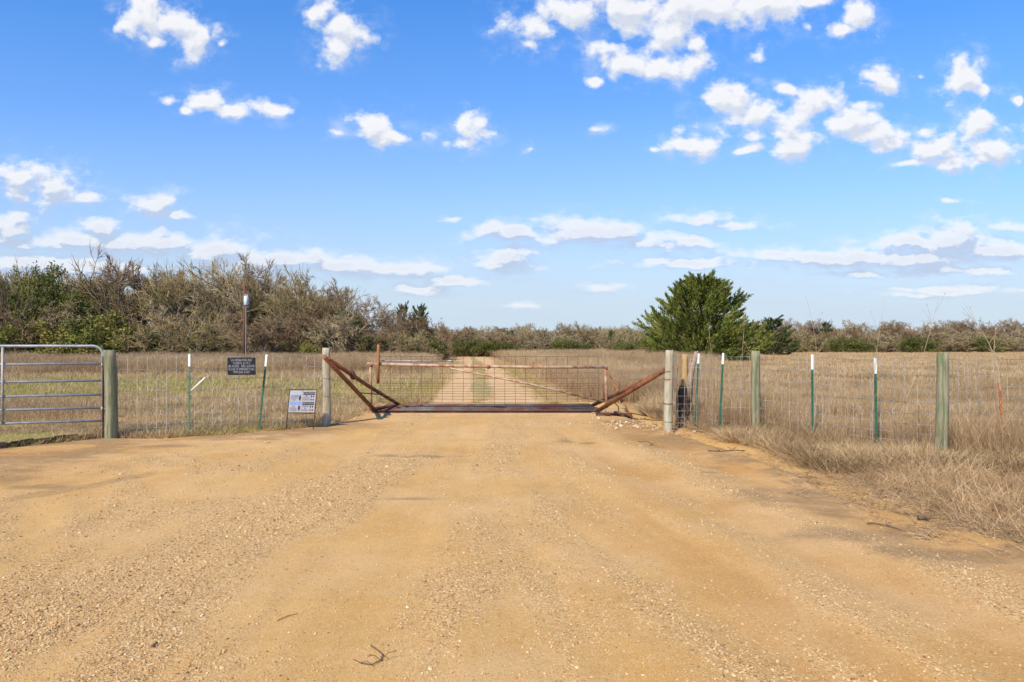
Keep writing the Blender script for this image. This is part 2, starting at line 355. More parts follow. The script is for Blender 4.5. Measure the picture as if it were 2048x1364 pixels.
# ------------------------------------------------------------------ materials: ground
def ground_mat(kind):
    m_, b_, pb, _ = new_mat(kind)
    pos = b_.n('ShaderNodeNewGeometry').outputs['Position']
    at = b_.n('ShaderNodeAttribute', attribute_name='mask'); sepc = b_.n('ShaderNodeSeparateColor'); b_.t.links.new(at.outputs['Color'], sepc.inputs[0])
    r_, g_, bl = sepc.outputs
    n1 = b_.noise(pos, 1.3, 8, .68); n2 = b_.noise(pos, 14, 6, .7); n3 = b_.noise(pos, 90, 4, .7)
    vo = b_.n('ShaderNodeTexVoronoi'); b_.put(vo.inputs['Vector'], pos); vo.inputs['Scale'].default_value = 70; vo.inputs['Randomness'].default_value = 1
    vo2 = b_.n('ShaderNodeTexVoronoi'); b_.put(vo2.inputs['Vector'], pos); vo2.inputs['Scale'].default_value = 28
    sand = b_.mix(b_.rng(n1, .35, .65), (.67, .405, .145), (.60, .335, .105))
    sand = b_.mix(b_.rng(n2, .4, .68, 0, .6), sand, (.70, .45, .185))
    if kind == 'gravel_ground':
        sepv = b_.n('ShaderNodeSeparateColor'); b_.t.links.new(vo.outputs['Color'], sepv.inputs[0])
        peb = b_.ramp(sepv.outputs[0], [(0, (.24, .115, .045)), (.25, (.48, .28, .115)), (.6, (.62, .385, .16)), (.9, (.72, .49, .24)), (1, (.78, .62, .39))])
        sand = b_.mix(b_.m('MULTIPLY', g_, .85), sand, (.52, .27, .085))
        amt = b_.m('MULTIPLY', b_.rng(b_.m('ADD', r_, b_.m('MULTIPLY', b_.m('SUBTRACT', n2, .5), 1.1)), .15, .7), .8)
        amt = b_.m('MULTIPLY', amt, b_.rng(sepv.outputs[1], .15, .5, .35, 1))
        sand = b_.mix(b_.rng(b_.noise(pos, .55, 5, .6), .42, .62, 0, .55), sand, (.71, .455, .22))
        c = b_.mix(amt, sand, peb)
        n4 = b_.noise(pos, 210, 3, .7)
        n5 = b_.noise(pos, 38, 5, .75)
        c = b_.mix(b_.rng(n5, .54, .68, 0, .45), c, (.36, .20, .08))
        c = b_.mix(b_.rng(n5, .45, .33, 0, .4), c, (.80, .57, .32))
        c = b_.mix(b_.rng(n3, .54, .68, 0, .65), c, (.26, .14, .055))
        c = b_.mix(b_.rng(n4, .56, .72, 0, .6), c, (.22, .115, .045))
        c = b_.mix(b_.rng(n4, .44, .30, 0, .5), c, (.78, .56, .32))
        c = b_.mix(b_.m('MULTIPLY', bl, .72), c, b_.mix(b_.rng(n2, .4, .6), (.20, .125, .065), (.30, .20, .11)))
        h = b_.m('ADD', b_.m('MULTIPLY', b_.m('SUBTRACT', 1.0, vo.outputs['Distance']), b_.m('ADD', b_.m('MULTIPLY', amt, .9), .15)), b_.m('ADD', b_.m('MULTIPLY', n3, .9), b_.m('MULTIPLY', n4, .5)))
        bump(b_, pb, h, .8, .009)
    else:
        # r = green, g = bare earth, b = brown weeds
        thatch = b_.mix(b_.rng(n2, .35, .65), (.56, .37, .17), (.38, .24, .115))
        thatch = b_.mix(b_.rng(n3, .5, .7, 0, .6), thatch, (.16, .10, .055))
        c = b_.mix(b_.rng(b_.m('ADD', bl, b_.m('MULTIPLY', b_.m('SUBTRACT', n1, .5), 1.0)), .3, .7), thatch, (.36, .22, .12))
        c = b_.mix(b_.rng(b_.m('ADD', r_, b_.m('MULTIPLY', b_.m('SUBTRACT', n2, .5), 1.3)), .35, .75, 0, .85), c, b_.mix(n3, (.26, .27, .045), (.38, .34, .09)))
        c = b_.mix(b_.rng(b_.m('ADD', g_, b_.m('MULTIPLY', b_.m('SUBTRACT', n2, .5), .8)), .35, .7), c, sand)
        bump(b_, pb, b_.m('ADD', n2, n3), .7, .03)
    setc(b_, pb, c); pb.inputs['Roughness'].default_value = .95; pb.inputs['Specular IOR Level'].default_value = .1
    return m_
M_FIELD = ground_mat('field_ground'); M_GRAVEL = ground_mat('gravel_ground')

def set_mask(me, r_, g_, b_):
    ca = me.color_attributes.new('mask', 'FLOAT_COLOR', 'POINT')
    a = np.stack([r_, g_, b_, np.ones_like(r_)], -1).astype(np.float32); ca.data.foreach_set('color', a.ravel())
def green_mask(x, y):
    px = 1024+x*F/np.maximum(y, .5)
    n_ = vnoise(x*.35, y, .35, 41, 4, .6)
    left = (1-sstep(x, -3.5, -1.5))
    gm = left*sstep(y, 18, 20.5)*(1-sstep(y, 29, 34))*sstep(n_, .33, .46)
    gm = np.maximum(gm, left*(1-sstep(y, 12.6, 13.6))*.75*sstep(vnoise(x, y, .8, 43, 3), .35, .55)*(x < -4.5))
    tc_ = track_c(y); dx = np.abs(x-tc_)
    sidesel = (y > 18.5)*(y < 60)
    gm = np.maximum(gm, sidesel*sstep(dx, 1.6, 1.9)*(1-sstep(dx, 2.4, 3.4))*.45*sstep(vnoise(x, y*.4, 1.0, 45, 3), .3, .5))
    return gm
def brown_mask(x, y):
    """dense brown brush zone beyond the track"""
    dx = x-track_c(y)
    rr = sstep(dx, 2.6, 3.4)*(1-sstep(x-(y-16)*.30, 2.5, 5.5))*sstep(y, 17.5, 21)
    ll = sstep(-dx, 2.8, 4.4)*sstep(y + (vnoise(x, y, .15, 47, 2)-.5)*8, 33, 37)
    return np.clip(np.maximum(rr, ll), 0, 1)*(y < 135)

# field sheet
def sinh_axis(n_, lim, a):
    t = np.linspace(-1, 1, n_); k = math.asinh(lim/a); return a*np.sinh(t*k)
xs = sinh_axis(420, 2500, 4.0); ys = sinh_axis(420, 2500, 5.0)+10
XX, YY = np.meshgrid(xs, ys)
sd_f = sdist(XX, YY); trk = np.abs(XX-track_c(YY)); ontrk = (trk < 2.0) & (YY > 18)
ZZ = (vnoise(XX, YY, .25, 51, 4)-.5)*.08*np.exp(-np.hypot(XX, YY-10)/300)
ZZ = ZZ + .02
inside = sstep(-sd_f, -.12, .10)
ZZ = ZZ*(1-inside) - .09*inside
ZZ = np.where((YY > 15.8) & (YY < 18.5) & (XX > -3.3) & (XX < 2.1), -.5, ZZ)
ti = (1-sstep(trk, 1.7, 2.2))*sstep(YY, 17.5, 18.5)*(1-sstep(YY, 105, 110))
ZZ = ZZ*(1-ti) - .09*ti
leftturf = sstep(-XX, 7.0, 7.6)*sstep(sd_f, .0, .12)*(1-sstep(sd_f, 2.5, 4)); ZZ += .07*leftturf
nx, ny = len(xs), len(ys)
idx = np.arange(nx*ny).reshape(ny, nx)
FQ = np.stack([idx[:-1, :-1], idx[:-1, 1:], idx[1:, 1:], idx[1:, :-1]], -1).reshape(-1, 4)
fo = mesh_from('ground', np.stack([XX, YY, ZZ], -1).reshape(-1, 3), FQ, M_FIELD, smooth=True)
er = np.clip((1-sstep(sd_f, .1, .9))*.9*((XX > 3) | (XX > -7.2)), 0, 1)
er = np.where(XX < -7.2, (1-sstep(sd_f, .0, .06)), er)
set_mask(fo.data, green_mask(XX, YY).ravel(), er.ravel(), brown_mask(XX, YY).ravel())
tag(fo, kind='structure')

# gravel yard sheet
st_ = .05
gx = np.arange(-9.5, 9.5, st_); gy = np.arange(.6, 15.9, st_)
GX, GY = np.meshgrid(gx, gy)
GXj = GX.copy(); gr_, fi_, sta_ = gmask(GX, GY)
sdy = sdist(GX, GY)+(vnoise(GX, GY, 2.2, 61, 4)-.5)*.22
HH = yard_h(GX, GY, gr_, sta_)+.012
HH = HH - sstep(sdy, -.10, .06)*.06 + .0
idx = np.arange(GX.size).reshape(GX.shape)
FQ = np.stack([idx[:-1, :-1], idx[:-1, 1:], idx[1:, 1:], idx[1:, :-1]], -1).reshape(-1, 4)
keep = (sdy.ravel()[FQ] < .05).all(1)
yo = mesh_from('gravel_road', np.stack([GX, GY, HH], -1).reshape(-1, 3), FQ[keep], M_GRAVEL, smooth=True)
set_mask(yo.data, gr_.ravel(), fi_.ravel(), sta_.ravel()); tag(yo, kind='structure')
def yz(x, y):
    a, b_, c = gmask(np.array([x]), np.array([y])); return float(yard_h(np.array([x]), np.array([y]), a, c)[0])+.012
# sheet behind the camera and to both sides, coarser
bo = MB((0, -2, 0)); bo.add([(-16, -4, -.02), (16, -4, -.02), (16, .62, -.01), (-16, .62, -.01)], [(0, 1, 2, 3)])
bb_ = bo.build('near_road', M_GRAVEL); bb_.name = 'gravel_road'; tag(bb_, kind='structure')
set_mask(bb_.data, np.full(4, .4), np.full(4, .2), np.full(4, .0))

# two-rut track beyond the guard
ty = np.concatenate([np.arange(17.9, 40, .12), np.arange(40, 108, .5)]); tx = np.linspace(-2.05, 2.05, 60)
TX, TY = np.meshgrid(tx, ty)
ga = vnoise(TX, TY*.5, 1.2, 71, 4, .6)
cen = (1-sstep(np.abs(TX+.05)+(ga-.5)*.7, .22, .5))*sstep(TY, 19, 21.5)
edg = sstep(np.abs(TX)+(ga-.5)*.8, 1.6, 1.9)
TH = .012 + .03*cen + (ga-.5)*.03 - sstep(np.abs(TX), 1.8, 2.05)*.06
WX = TX+track_c(TY)
idx = np.arange(TX.size).reshape(TX.shape)
FQ = np.stack([idx[:-1, :-1], idx[:-1, 1:], idx[1:, 1:], idx[1:, :-1]], -1).reshape(-1, 4)
def track_mat():
    m_, b_, pb, _ = new_mat('farm_track'); pos = b_.n('ShaderNodeNewGeometry').outputs['Position']
    at = b_.n('ShaderNodeAttribute', attribute_name='mask'); sepc = b_.n('ShaderNodeSeparateColor'); b_.t.links.new(at.outputs['Color'], sepc.inputs[0])
    n2 = b_.noise(pos, 12, 6, .7); n1 = b_.noise(pos, .8, 5, .6)
    c = b_.mix(b_.rng(n1, .35, .65), (.60, .36, .16), (.64, .41, .20)); c = b_.mix(b_.rng(n2, .4, .7, 0, .6), c, (.68, .48, .27))
    c = b_.mix(b_.rng(b_.m('ADD', sepc.outputs[0], b_.m('MULTIPLY', b_.m('SUBTRACT', n2, .5), .9)), .35, .7), c, b_.mix(n2, (.30, .26, .09), (.46, .34, .16)))
    setc(b_, pb, c); pb.inputs['Roughness'].default_value = .95; bump(b_, pb, n2, .6, .02); return m_
tro = mesh_from('farm_track', np.stack([WX, TY, TH], -1).reshape(-1, 3), FQ, track_mat(), smooth=True)
set_mask(tro.data, np.clip(np.maximum(cen*.85*(.5+ga), edg*.5), 0, 1).ravel(), cen.ravel()*0, cen.ravel()*0); tag(tro, kind='structure')

# ------------------------------------------------------------------ scattering (stuff only)
def hidden_collection(name, protos):
    c = bpy.data.collections.new(name)
    for o in protos: c.objects.link(o)
    return c
def scatter(name, pts, rot, scl, protos, rng):
    n_ = len(pts); me = bpy.data.meshes.new(name); me.vertices.add(n_)
    me.vertices.foreach_set('co', np.asarray(pts, np.float32).ravel())
    a = me.attributes.new('rot', 'FLOAT_VECTOR', 'POINT'); a.data.foreach_set('vector', np.asarray(rot, np.float32).ravel())
    scl = np.asarray(scl, np.float32)
    if scl.ndim == 1: scl = np.repeat(scl[:, None], 3, 1)
    a = me.attributes.new('scl', 'FLOAT_VECTOR', 'POINT'); a.data.foreach_set('vector', scl.ravel())
    a = me.attributes.new('pick', 'INT', 'POINT'); a.data.foreach_set('value', rng.integers(0, len(protos), n_).astype(np.int32))
    o = bpy.data.objects.new(name, me); COL.objects.link(o)
    g = bpy.data.node_groups.new(name+'_nodes', 'GeometryNodeTree')
    g.interface.new_socket('Geometry', in_out='INPUT', socket_type='NodeSocketGeometry')
    g.interface.new_socket('Geometry', in_out='OUTPUT', socket_type='NodeSocketGeometry')
    N = g.nodes.new; gi = N('NodeGroupInput'); go = N('NodeGroupOutput')
    ci = N('GeometryNodeCollectionInfo'); ci.inputs['Collection'].default_value = hidden_collection(name+'_kinds', protos)
    ci.inputs['Separate Children'].default_value = True; ci.inputs['Reset Children'].default_value = True
    ip = N('GeometryNodeInstanceOnPoints'); ip.inputs['Pick Instance'].default_value = True
    def attr(nm, ty):
        q = N('GeometryNodeInputNamedAttribute'); q.data_type = ty; q.inputs[0].default_value = nm; return q.outputs[0]
    k = g.links.new
    e2r = N('FunctionNodeEulerToRotation'); k(attr('rot', 'FLOAT_VECTOR'), e2r.inputs[0])
    k(gi.outputs[0], ip.inputs['Points']); k(ci.outputs[0], ip.inputs['Instance']); k(attr('pick', 'INT'), ip.inputs['Instance Index'])
    k(e2r.outputs[0], ip.inputs['Rotation']); k(attr('scl', 'FLOAT_VECTOR'), ip.inputs['Scale']); k(ip.outputs[0], go.inputs[0])
    md = o.modifiers.new('scatter', 'NODES'); md.node_group = g
    tag(o, kind='stuff'); return o
def lod_points(rng, n_, y0, y1, xl, xr, power=2.0):
    """ground points, denser near the camera; xl, xr: functions of y giving the side limits"""
    t = rng.random(n_)
    if power == 1: y = y0*(y1/y0)**t
    else:
        e = 1-power; y = (y0**e+(y1**e-y0**e)*t)**(1/e)
    a, c = xl(y), xr(y); return a+(c-a)*rng.random(n_), y
def pick(rng, p): return rng.random(len(p)) < p

def stone_proto(rng, mat, k):
    import bmesh
    bm = bmesh.new(); bmesh.ops.create_icosphere(bm, subdivisions=1, radius=1)
    s_ = Vector((rng.uniform(.8, 1.4), rng.uniform(.6, 1.0), rng.uniform(.4, .7)))
    for v_ in bm.verts:
        q = 1+rng.uniform(-.22, .22); v_.co = Vector((v_.co.x*s_.x, v_.co.y*s_.y, v_.co.z*s_.z))*q
    me = bpy.data.meshes.new('stone'); bm.to_mesh(me); bm.free(); me.materials.append(mat)
    return bpy.data.objects.new('stone', me)
def stone_mat(name, stops):
    m_, b_, pb, _ = new_mat(name); oi = b_.n('ShaderNodeObjectInfo').outputs['Random']
    c = b_.ramp(oi, stops); n_ = b_.noise(b_.n('ShaderNodeNewGeometry').outputs['Position'], 120, 3, .6)
    setc(b_, pb, b_.mix(b_.rng(n_, .4, .7, 0, .4), c, (.45, .28, .13))); pb.inputs['Roughness'].default_value = .85; return m_
M_STONE = stone_mat('pebble', [(0, (.22, .10, .04)), (.2, (.44, .25, .105)), (.55, (.57, .37, .17)), (.9, (.64, .45, .24)), (.985, (.68, .49, .28)), (1, (.72, .57, .38))])
M_WSTONE = stone_mat('pale_stone', [(0, (.40, .26, .13)), (.5, (.54, .40, .24)), (.9, (.60, .48, .33)), (1, (.72, .64, .52))])
rg = np.random.default_rng(7); random.seed(5)
lim = lambda k, o_=0: (lambda y: k*y+o_)
x, y = lod_points(rg, 420000, 2.6, 16, lim(-.80), lim(.80), 2.2)
gr, fi, sta = gmask(x, y)
k = pick(rg, np.clip(.04+gr**1.2*.42, 0, 1)) & (sdist(x, y) < -.08) & (y < 15.7)
x, y, gr, sta = x[k], y[k], gr[k], sta[k]
h = yard_h(x, y, gr, sta)+.012
sz = np.clip(rg.lognormal(math.log(.0037), .5, len(x)), .0018, .013)*(.75+.6*gr)*np.clip(y/6, .85, 1.6)
scatter('loose_gravel', np.stack([x, y, h+sz*.12], -1), rg.random((len(x), 3))*np.array([.6, .6, 6.28]), sz, [stone_proto(random, M_STONE, i) for i in range(6)], rg)

# ------------------------------------------------------------------ grasses
def ribbon_batch(base, dirs, length, width, curl, nseg, rng, taper=True):
    """vectorised thin ribbons: base (N,3), dirs (N,3) -> verts, quads"""
    N = len(base); t = np.linspace(0, 1, nseg+1)
    side = np.cross(dirs, rng.normal(size=(N, 3))); side /= np.linalg.norm(side, axis=1, keepdims=True)+1e-9
    pts = base[:, None]+dirs[:, None]*(length[:, None]*t)[..., None]
    pts = pts+curl[:, None]*(t**2)[None, :, None]
    w = width[:, None]*((1-t*.85) if taper else np.ones_like(t))[None]
    A = pts-side[:, None]*w[..., None]/2; B = pts+side[:, None]*w[..., None]/2
    V = np.stack([A, B], 2).reshape(-1, 3)
    base_i = (np.arange(N)*(nseg+1)*2)[:, None]+np.arange(nseg)[None]*2
    q = np.stack([base_i, base_i+1, base_i+3, base_i+2], -1).reshape(-1, 4)
    return V, q
def tuft(name, rng, n_, rad, h, w, lean, mat, curl=.25, nseg=2):
    a = rng.random(n_)*6.28; r_ = rad*np.sqrt(rng.random(n_))
    base = np.stack([r_*np.cos(a), r_*np.sin(a), np.full(n_, -.02)], -1)
    a2 = a+rng.normal(0, .8, n_); ln = lean*rng.random(n_)
    d = np.stack([np.cos(a2)*ln, np.sin(a2)*ln, np.ones(n_)], -1); d /= np.linalg.norm(d, axis=1, keepdims=True)
    L_ = h*rng.uniform(.45, 1.05, n_)
    cu = np.stack([np.cos(a2), np.sin(a2), -np.full(n_, .45)], -1)*(curl*L_*rng.random(n_))[:, None]
    V, q = ribbon_batch(base, d, L_, w*rng.uniform(.6, 1.3, n_), cu, nseg, rng)
    return mesh_from(name, V, q, mat, link=False)
M_GOLD = plantmat('dry_golden_grass', (.88, .64, .35), (.26, .165, .08), (.38, .25, .12), .3, big=.45)
M_TAN = plantmat('dry_verge_grass', (1.0, .72, .40), (.30, .18, .085), (.40, .25, .125), .25, big=1.3)
M_PASTURE = plantmat('pasture_grass', (.86, .62, .34), (.26, .17, .085), (.44, .33, .15), .25, big=.5)
M_GREENG = plantmat('green_grass', (.30, .32, .055), (.48, .43, .11), (.58, .44, .19), .3, big=.8)
M_BRUSH = plantmat('brown_weed', (.46, .31, .165), (.26, .17, .095), (.52, .37, .20), .1, big=.2)
def weed(name, rng, n_, rad, h, w, mat):
    """many thin upright branching stems"""
    a = rng.random(n_)*6.28; r_ = rad*np.sqrt(rng.random(n_))
    base = np.stack([r_*np.cos(a), r_*np.sin(a), np.full(n_, -.02)], -1)
    d = np.stack([rng.normal(0, .14, n_), rng.normal(0, .14, n_), np.ones(n_)], -1); L_ = h*rng.uniform(.55, 1.05, n_)
    V1, q1 = ribbon_batch(base, d, L_, np.full(n_, w), np.zeros((n_, 3)), 1, rng)
    m_ = n_*4; par = rng.integers(0, n_, m_); t = rng.uniform(.35, .95, m_)
    b2 = base[par]+d[par]*(L_[par]*t)[:, None]
    d2 = d[par]*.8+np.stack([rng.normal(0, .45, m_), rng.normal(0, .45, m_), rng.uniform(.1, .5, m_)], -1)
    V2, q2 = ribbon_batch(b2, d2, h*.3*rng.uniform(.4, 1, m_), np.full(m_, w*.6), np.zeros((m_, 3)), 1, rng)
    return mesh_from(name, np.concatenate([V1, V2]), np.concatenate([q1, q2+len(V1)]), mat, link=False)
def outside(x, y, m_=.05):
    return (sdist(x, y)+(vnoise(x, y, 2.2, 61, 4)-.5)*.22 > m_) & ~((np.abs(x-track_c(y)) < 1.75) & (y > 17.5)) & ~((y > 15) & (y < 18.6) & (x > -3.7) & (x < 2.7))
def z3(x, y, z=None): return np.stack([x, y, np.zeros_like(x) if z is None else z], -1)
def rz(rng, n_, tilt=.12): return np.stack([rng.normal(0, tilt, n_), rng.normal(0, tilt, n_), rng.random(n_)*6.28], -1)

# right field of golden grass
rg = np.random.default_rng(11)
def right_limit(y): return np.where(y < 16, 2.9, 3+(y-16)*.30)
x, y = lod_points(rg, 42000, 8.6, 130, lambda y: np.minimum(right_limit(y), .8*y), lambda y: y*.86+2, 1.5)
k = outside(x, y, .5) & (brown_mask(x, y) < .6)
# the fence line splits near verge and field: keep field grass beyond it
x, y = x[k], y[k]; g_near = [tuft('gold_tuft', rg, 20, .09, .52, .013, .75, M_GOLD) for _ in range(4)]
far = y > 26
hs = (.35+.95*vnoise(x, y, .8, 81, 4, .7))*np.where(y < 14, .62, 1.0)
xn, yn_, hn = x[~far], y[~far], hs[~far]
scatter('golden_field_grass', z3(xn, yn_), rz(rg, len(xn)), np.stack([np.full(len(xn), 1.15), np.full(len(xn), 1.15), hn], -1), g_near, rg)
g_far = [tuft('gold_clump', rg, 26, .40, .5, .035, .6, M_GOLD) for _ in range(3)]
xf, yf, hf = x[far], y[far], hs[far]
scatter('far_golden_grass', z3(xf, yf), rz(rg, len(xf), .05), np.stack([np.full(len(xf), 1.2)]*2+[hf*1.05], -1), g_far, rg)
# right verge: matted dry grass between the gravel and the fence
x, y = lod_points(rg, 26000, 4.2, 14, lim(.15, 1.2), lim(.86, .6), 2.0)
sdv = sdist(x, y)+(vnoise(x, y, 1.2, 63, 4, .7)-.5)*1.5
k = (sdv > -.05) & (sdv < 2.4) & (x > 2.6) & pick(rg, np.clip(.10+.75*sstep(sdv, 0, 1.1), 0, 1)*np.clip(.25+1.3*vnoise(x, y, 2.2, 64, 3), 0, 1))
x, y, sdv = x[k], y[k], sdv[k]
vt = [tuft('verge_tuft', rg, 12, .13, .27, .009, 3.2, M_TAN, 1.5, 4) for _ in range(5)]
hh_ = np.clip(.28+sdv*.5, .28, .85)*(.7+.6*vnoise(x, y, 1.2, 85, 3))
lit_ = pick(rg, np.full(len(x), .6)); ltr = [tuft('litter', rg, 14, .18, .16, .008, 9, M_BRUSH, .6, 2) for _ in range(3)]
scatter('brown_litter', z3(x[lit_]-.25, y[lit_]-.1, np.full(lit_.sum(), .015)), rz(rg, lit_.sum(), .1), .5+.5*rg.random(lit_.sum()), ltr, rg)
scatter('dry_verge_grass', z3(x, y, np.zeros_like(x)), rz(rg, len(x), .6), hh_, vt, rg)
# left pasture short grass
x, y = lod_points(rg, 30000, 9.5, 60, lim(-.86, -1), lambda y: np.where(y < 18, -3.6, track_c(y)-1.7), 1.7)
k = outside(x, y, .03); x, y = x[k], y[k]
gm = green_mask(x, y); isg = pick(rg, np.clip(gm*.8, 0, .85))
pt = [tuft('pasture_tuft', rg, 26, .16, .17, .010, 1.2, M_PASTURE, .4) for _ in range(4)]
gt = [tuft('green_tuft', rg, 30, .16, .11, .010, 1.2, M_GREENG, .4) for _ in range(4)]
sc_ = (.7+.7*vnoise(x, y, .7, 87, 3))*np.clip(y/13, .8, 2.2)
scatter('left_pasture_grass', z3(x[~isg], y[~isg]), rz(rg, (~isg).sum(), .15), sc_[~isg], pt, rg)
scatter('green_pasture_grass', z3(x[isg], y[isg]), rz(rg, isg.sum(), .15), sc_[isg], gt, rg)
# track margins and centre strip
y = 19+rg.random(5000)**1.6*45; t = rg.random(5000)
off = np.where(t < .33, rg.normal(-.05, .16, 5000), np.where(t < .66, rg.normal(-2.1, .35, 5000), rg.normal(2.1, .35, 5000)))
x = track_c(y)+off; ok = (vnoise(off*1.0, y*.5, 1.2, 71, 4, .6) > .36) | (np.abs(off) > 1.5); x, y = x[ok], y[ok]
scatter('track_verge_grass', z3(x, y), rz(rg, len(x), .15), .75*np.clip(y/26, .7, 1.8), [pt[0], pt[1], gt[1], gt[0]], rg)
# brown weeds left far, right of track
x, y = lod_points(rg, 26000, 18.5, 120, lim(-.9), lambda y: track_c(y)+3.5+.34*y, 1.35)
bm_ = brown_mask(x, y); k = outside(x, y, .4) & pick(rg, bm_*.9) & (np.abs(x-track_c(y)) > 2.3); x, y = x[k], y[k]
wd = [weed('weed_clump', rg, 26, .45, 1.0, .012, M_BRUSH) for _ in range(4)]
hh_ = np.where(x > track_c(y), .85, .78)*(.6+.65*vnoise(x, y, .3, 89, 3))*np.clip(.55+y/60, .7, 1.25)
scatter('brown_brush', z3(x, y), rz(rg, len(x), .05), np.stack([np.clip(y/40, .7, 1.8)]*2+[hh_], -1), wd, rg)
# scattered weeds in the near pasture and along the right fence
x, y = lod_points(rg, 17000, 11, 42, lim(-.86), lim(.86), 1.3)
k = outside(x, y, .5) & ((x < -3.9) | (x > 3.4)) & pick(rg, sstep(vnoise(x, y, .35, 91, 3), .42, .66)*np.where(x < 0, .55, .62)*np.where((x < 0) & (y > 17.5) & (y < 31), .12, 1)); x, y = x[k], y[k]
w2 = [weed('thin_weed', rg, 9, .3, .55, .006, M_BRUSH) for _ in range(4)]
scatter('thin_brown_weeds', z3(x, y), rz(rg, len(x), .1), .6+.6*rg.random(len(x)), w2, rg)
# long tan stems along the right fence
q = rg.random(1200); fxp = np.array([2.94, 4.27, 5.83, 7.4, 9.2]); fyp = np.array([12.9, 12.0, 9.3, 8.9, 8.6])
x = np.interp(q, np.linspace(0, 1, 5), fxp)+rg.normal(.35, .35, 1200); y = np.interp(q, np.linspace(0, 1, 5), fyp)+rg.normal(.35, .3, 1200)
k = outside(x, y, .5); x, y = x[k], y[k]
w3 = [weed('fence_weed', rg, 7, .14, .75, .005, M_TAN if _ % 2 else M_BRUSH) for _ in range(4)]
scatter('fence_line_weeds', z3(x, y), rz(rg, len(x), .18), .5+.7*rg.random(len(x)), w3, rg)
# white rubble near the right wooden post, small stones
x = np.concatenate([rg.normal(2.4, .45, 180), rg.uniform(2.7, 4.4, 60), rg.uniform(-4.3, -3.4, 60)]); y = np.concatenate([rg.normal(13.9, .5, 180), rg.uniform(12.1, 12.7, 60), rg.uniform(13.9, 15, 60)])
sz = np.clip(rg.lognormal(math.log(.016), .45, len(x)), .008, .045)
scatter('white_rubble', z3(x, y, .02+sz*.3), rg.random((len(x), 3))*np.array([.6, .6, 6.28]), sz, [stone_proto(random, M_WSTONE, i) for i in range(4)], rg)
# ------------------------------------------------------------------ object materials
M_WOODG = mottled('greened_wood', (.22, .20, .12), (.32, .28, .19), 4, .9, 0, (14, 14, 1.0), (.12, .145, .065), 1.1, (.44, .60), .008)
M_WOODY = mottled('weathered_wood', (.44, .37, .25), (.27, .22, .14), 4, .9, 0, (14, 14, 1.0), (.40, .39, .30), 1.6, (.45, .6), .004)
M_WOODP = mottled('yellow_wood', (.48, .31, .12), (.38, .23, .09), 5, .9, 0, (12, 12, 1.2), (.22, .13, .06), 2.0, (.58, .7), .004)
M_DEAD = mottled('dead_wood', (.10, .065, .045), (.05, .035, .025), 6, .95, 0, (8, 8, 1), (.30, .24, .18), 1.8, (.55, .68), .01)
M_CHAR = mottled('charred_wood', (.035, .022, .015), (.07, .045, .03), 8, .95)
M_GREYB = mottled('grey_branch', (.40, .31, .22), (.24, .16, .11), 9, .9, 0, (6, 6, 2), (.45, .24, .14), 3, (.6, .7))
M_RUST = mottled('rusty_steel', (.17, .062, .03), (.28, .11, .048), 7, .7, .15, (1, 1, 1), (.10, .04, .025), 3, (.52, .64), .002)
M_RUSTD = mottled('dark_rusty_steel', (.13, .05, .03), (.08, .035, .025), 7, .65, .2, (1, 1, 1), (.20, .075, .035), 3, (.5, .64), .002)
M_RUSTO = mottled('orange_rusty_steel', (.38, .15, .05), (.28, .10, .035), 7, .75, .1, (1, 1, 1), (.16, .06, .03), 4, (.58, .68), .002)
M_PAINTR = mottled('chipped_painted_pipe', (.38, .25, .16), (.50, .37, .26), 9, .6, .1, (1, 1, 1), (.30, .12, .05), 4, (.42, .62), .001)
M_GALV = mottled('galvanized_pipe', (.27, .28, .29), (.40, .40, .40), 9, .55, .3, (1, 1, 1), (.30, .31, .33), 5, (.5, .7), .0008)
M_WIRE = mottled('fence_wire', (.46, .44, .42), (.13, .115, .10), 3, .6, 0, bumpd=0)
M_RWIRE = mottled('rusty_wire', (.15, .07, .04), (.22, .10, .05), 12, .8, .1, bumpd=0)
M_TGREEN = mottled('green_post_paint', (.025, .11, .065), (.04, .15, .09), 14, .5, 0, (1, 1, 1), (.05, .08, .05), 6, (.6, .7), .0008)
M_TGREENP = mottled('faded_green_post_paint', (.07, .14, .095), (.11, .19, .13), 14, .6, 0, (1, 1, 1), (.16, .18, .13), 6, (.5, .7), .0008)
M_WHITE = mottled('white_paint', (.80, .79, .75), (.72, .71, .66), 14, .5, bumpd=0)
M_BLACK = mottled('black_sign_paint', (.008, .008, .010), (.014, .013, .016), 10, .45, bumpd=0)
M_LETTER = mottled('grey_lettering', (.34, .34, .36), (.27, .27, .29), 30, .6, bumpd=0)
M_SFRAME = mottled('brown_iron_frame', (.035, .016, .012), (.06, .026, .018), 9, .7)
M_SPANEL = mottled('faded_white_panel', (.40, .385, .41), (.33, .32, .345), 6, .6, bumpd=0)
M_SBLACK = mottled('sign_black', (.02, .02, .025), (.035, .035, .04), 10, .6, bumpd=0)
M_SGREY = mottled('sign_grey', (.20, .20, .23), (.28, .28, .31), 10, .6, bumpd=0)
M_SBLUE = mottled('sign_blue', (.13, .24, .56), (.20, .32, .62), 10, .6, bumpd=0)
M_SPALEB = mottled('faded_sign_blue', (.36, .42, .66), (.46, .50, .70), 10, .6, bumpd=0)
M_CONC = mottled('tan_concrete', (.50, .36, .19), (.42, .29, .15), 8, .9, bumpd=.004)
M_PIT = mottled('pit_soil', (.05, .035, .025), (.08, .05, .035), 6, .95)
M_POLE = mottled('brown_utility_pole', (.20, .085, .04), (.14, .06, .03), 4, .9, 0, (8, 8, .6))
M_TRANS = mottled('grey_transformer_paint', (.62, .68, .70), (.56, .62, .65), 5, .4, bumpd=0)
M_STICK = mottled('dead_stick', (.12, .07, .04), (.20, .13, .08), 20, .9)

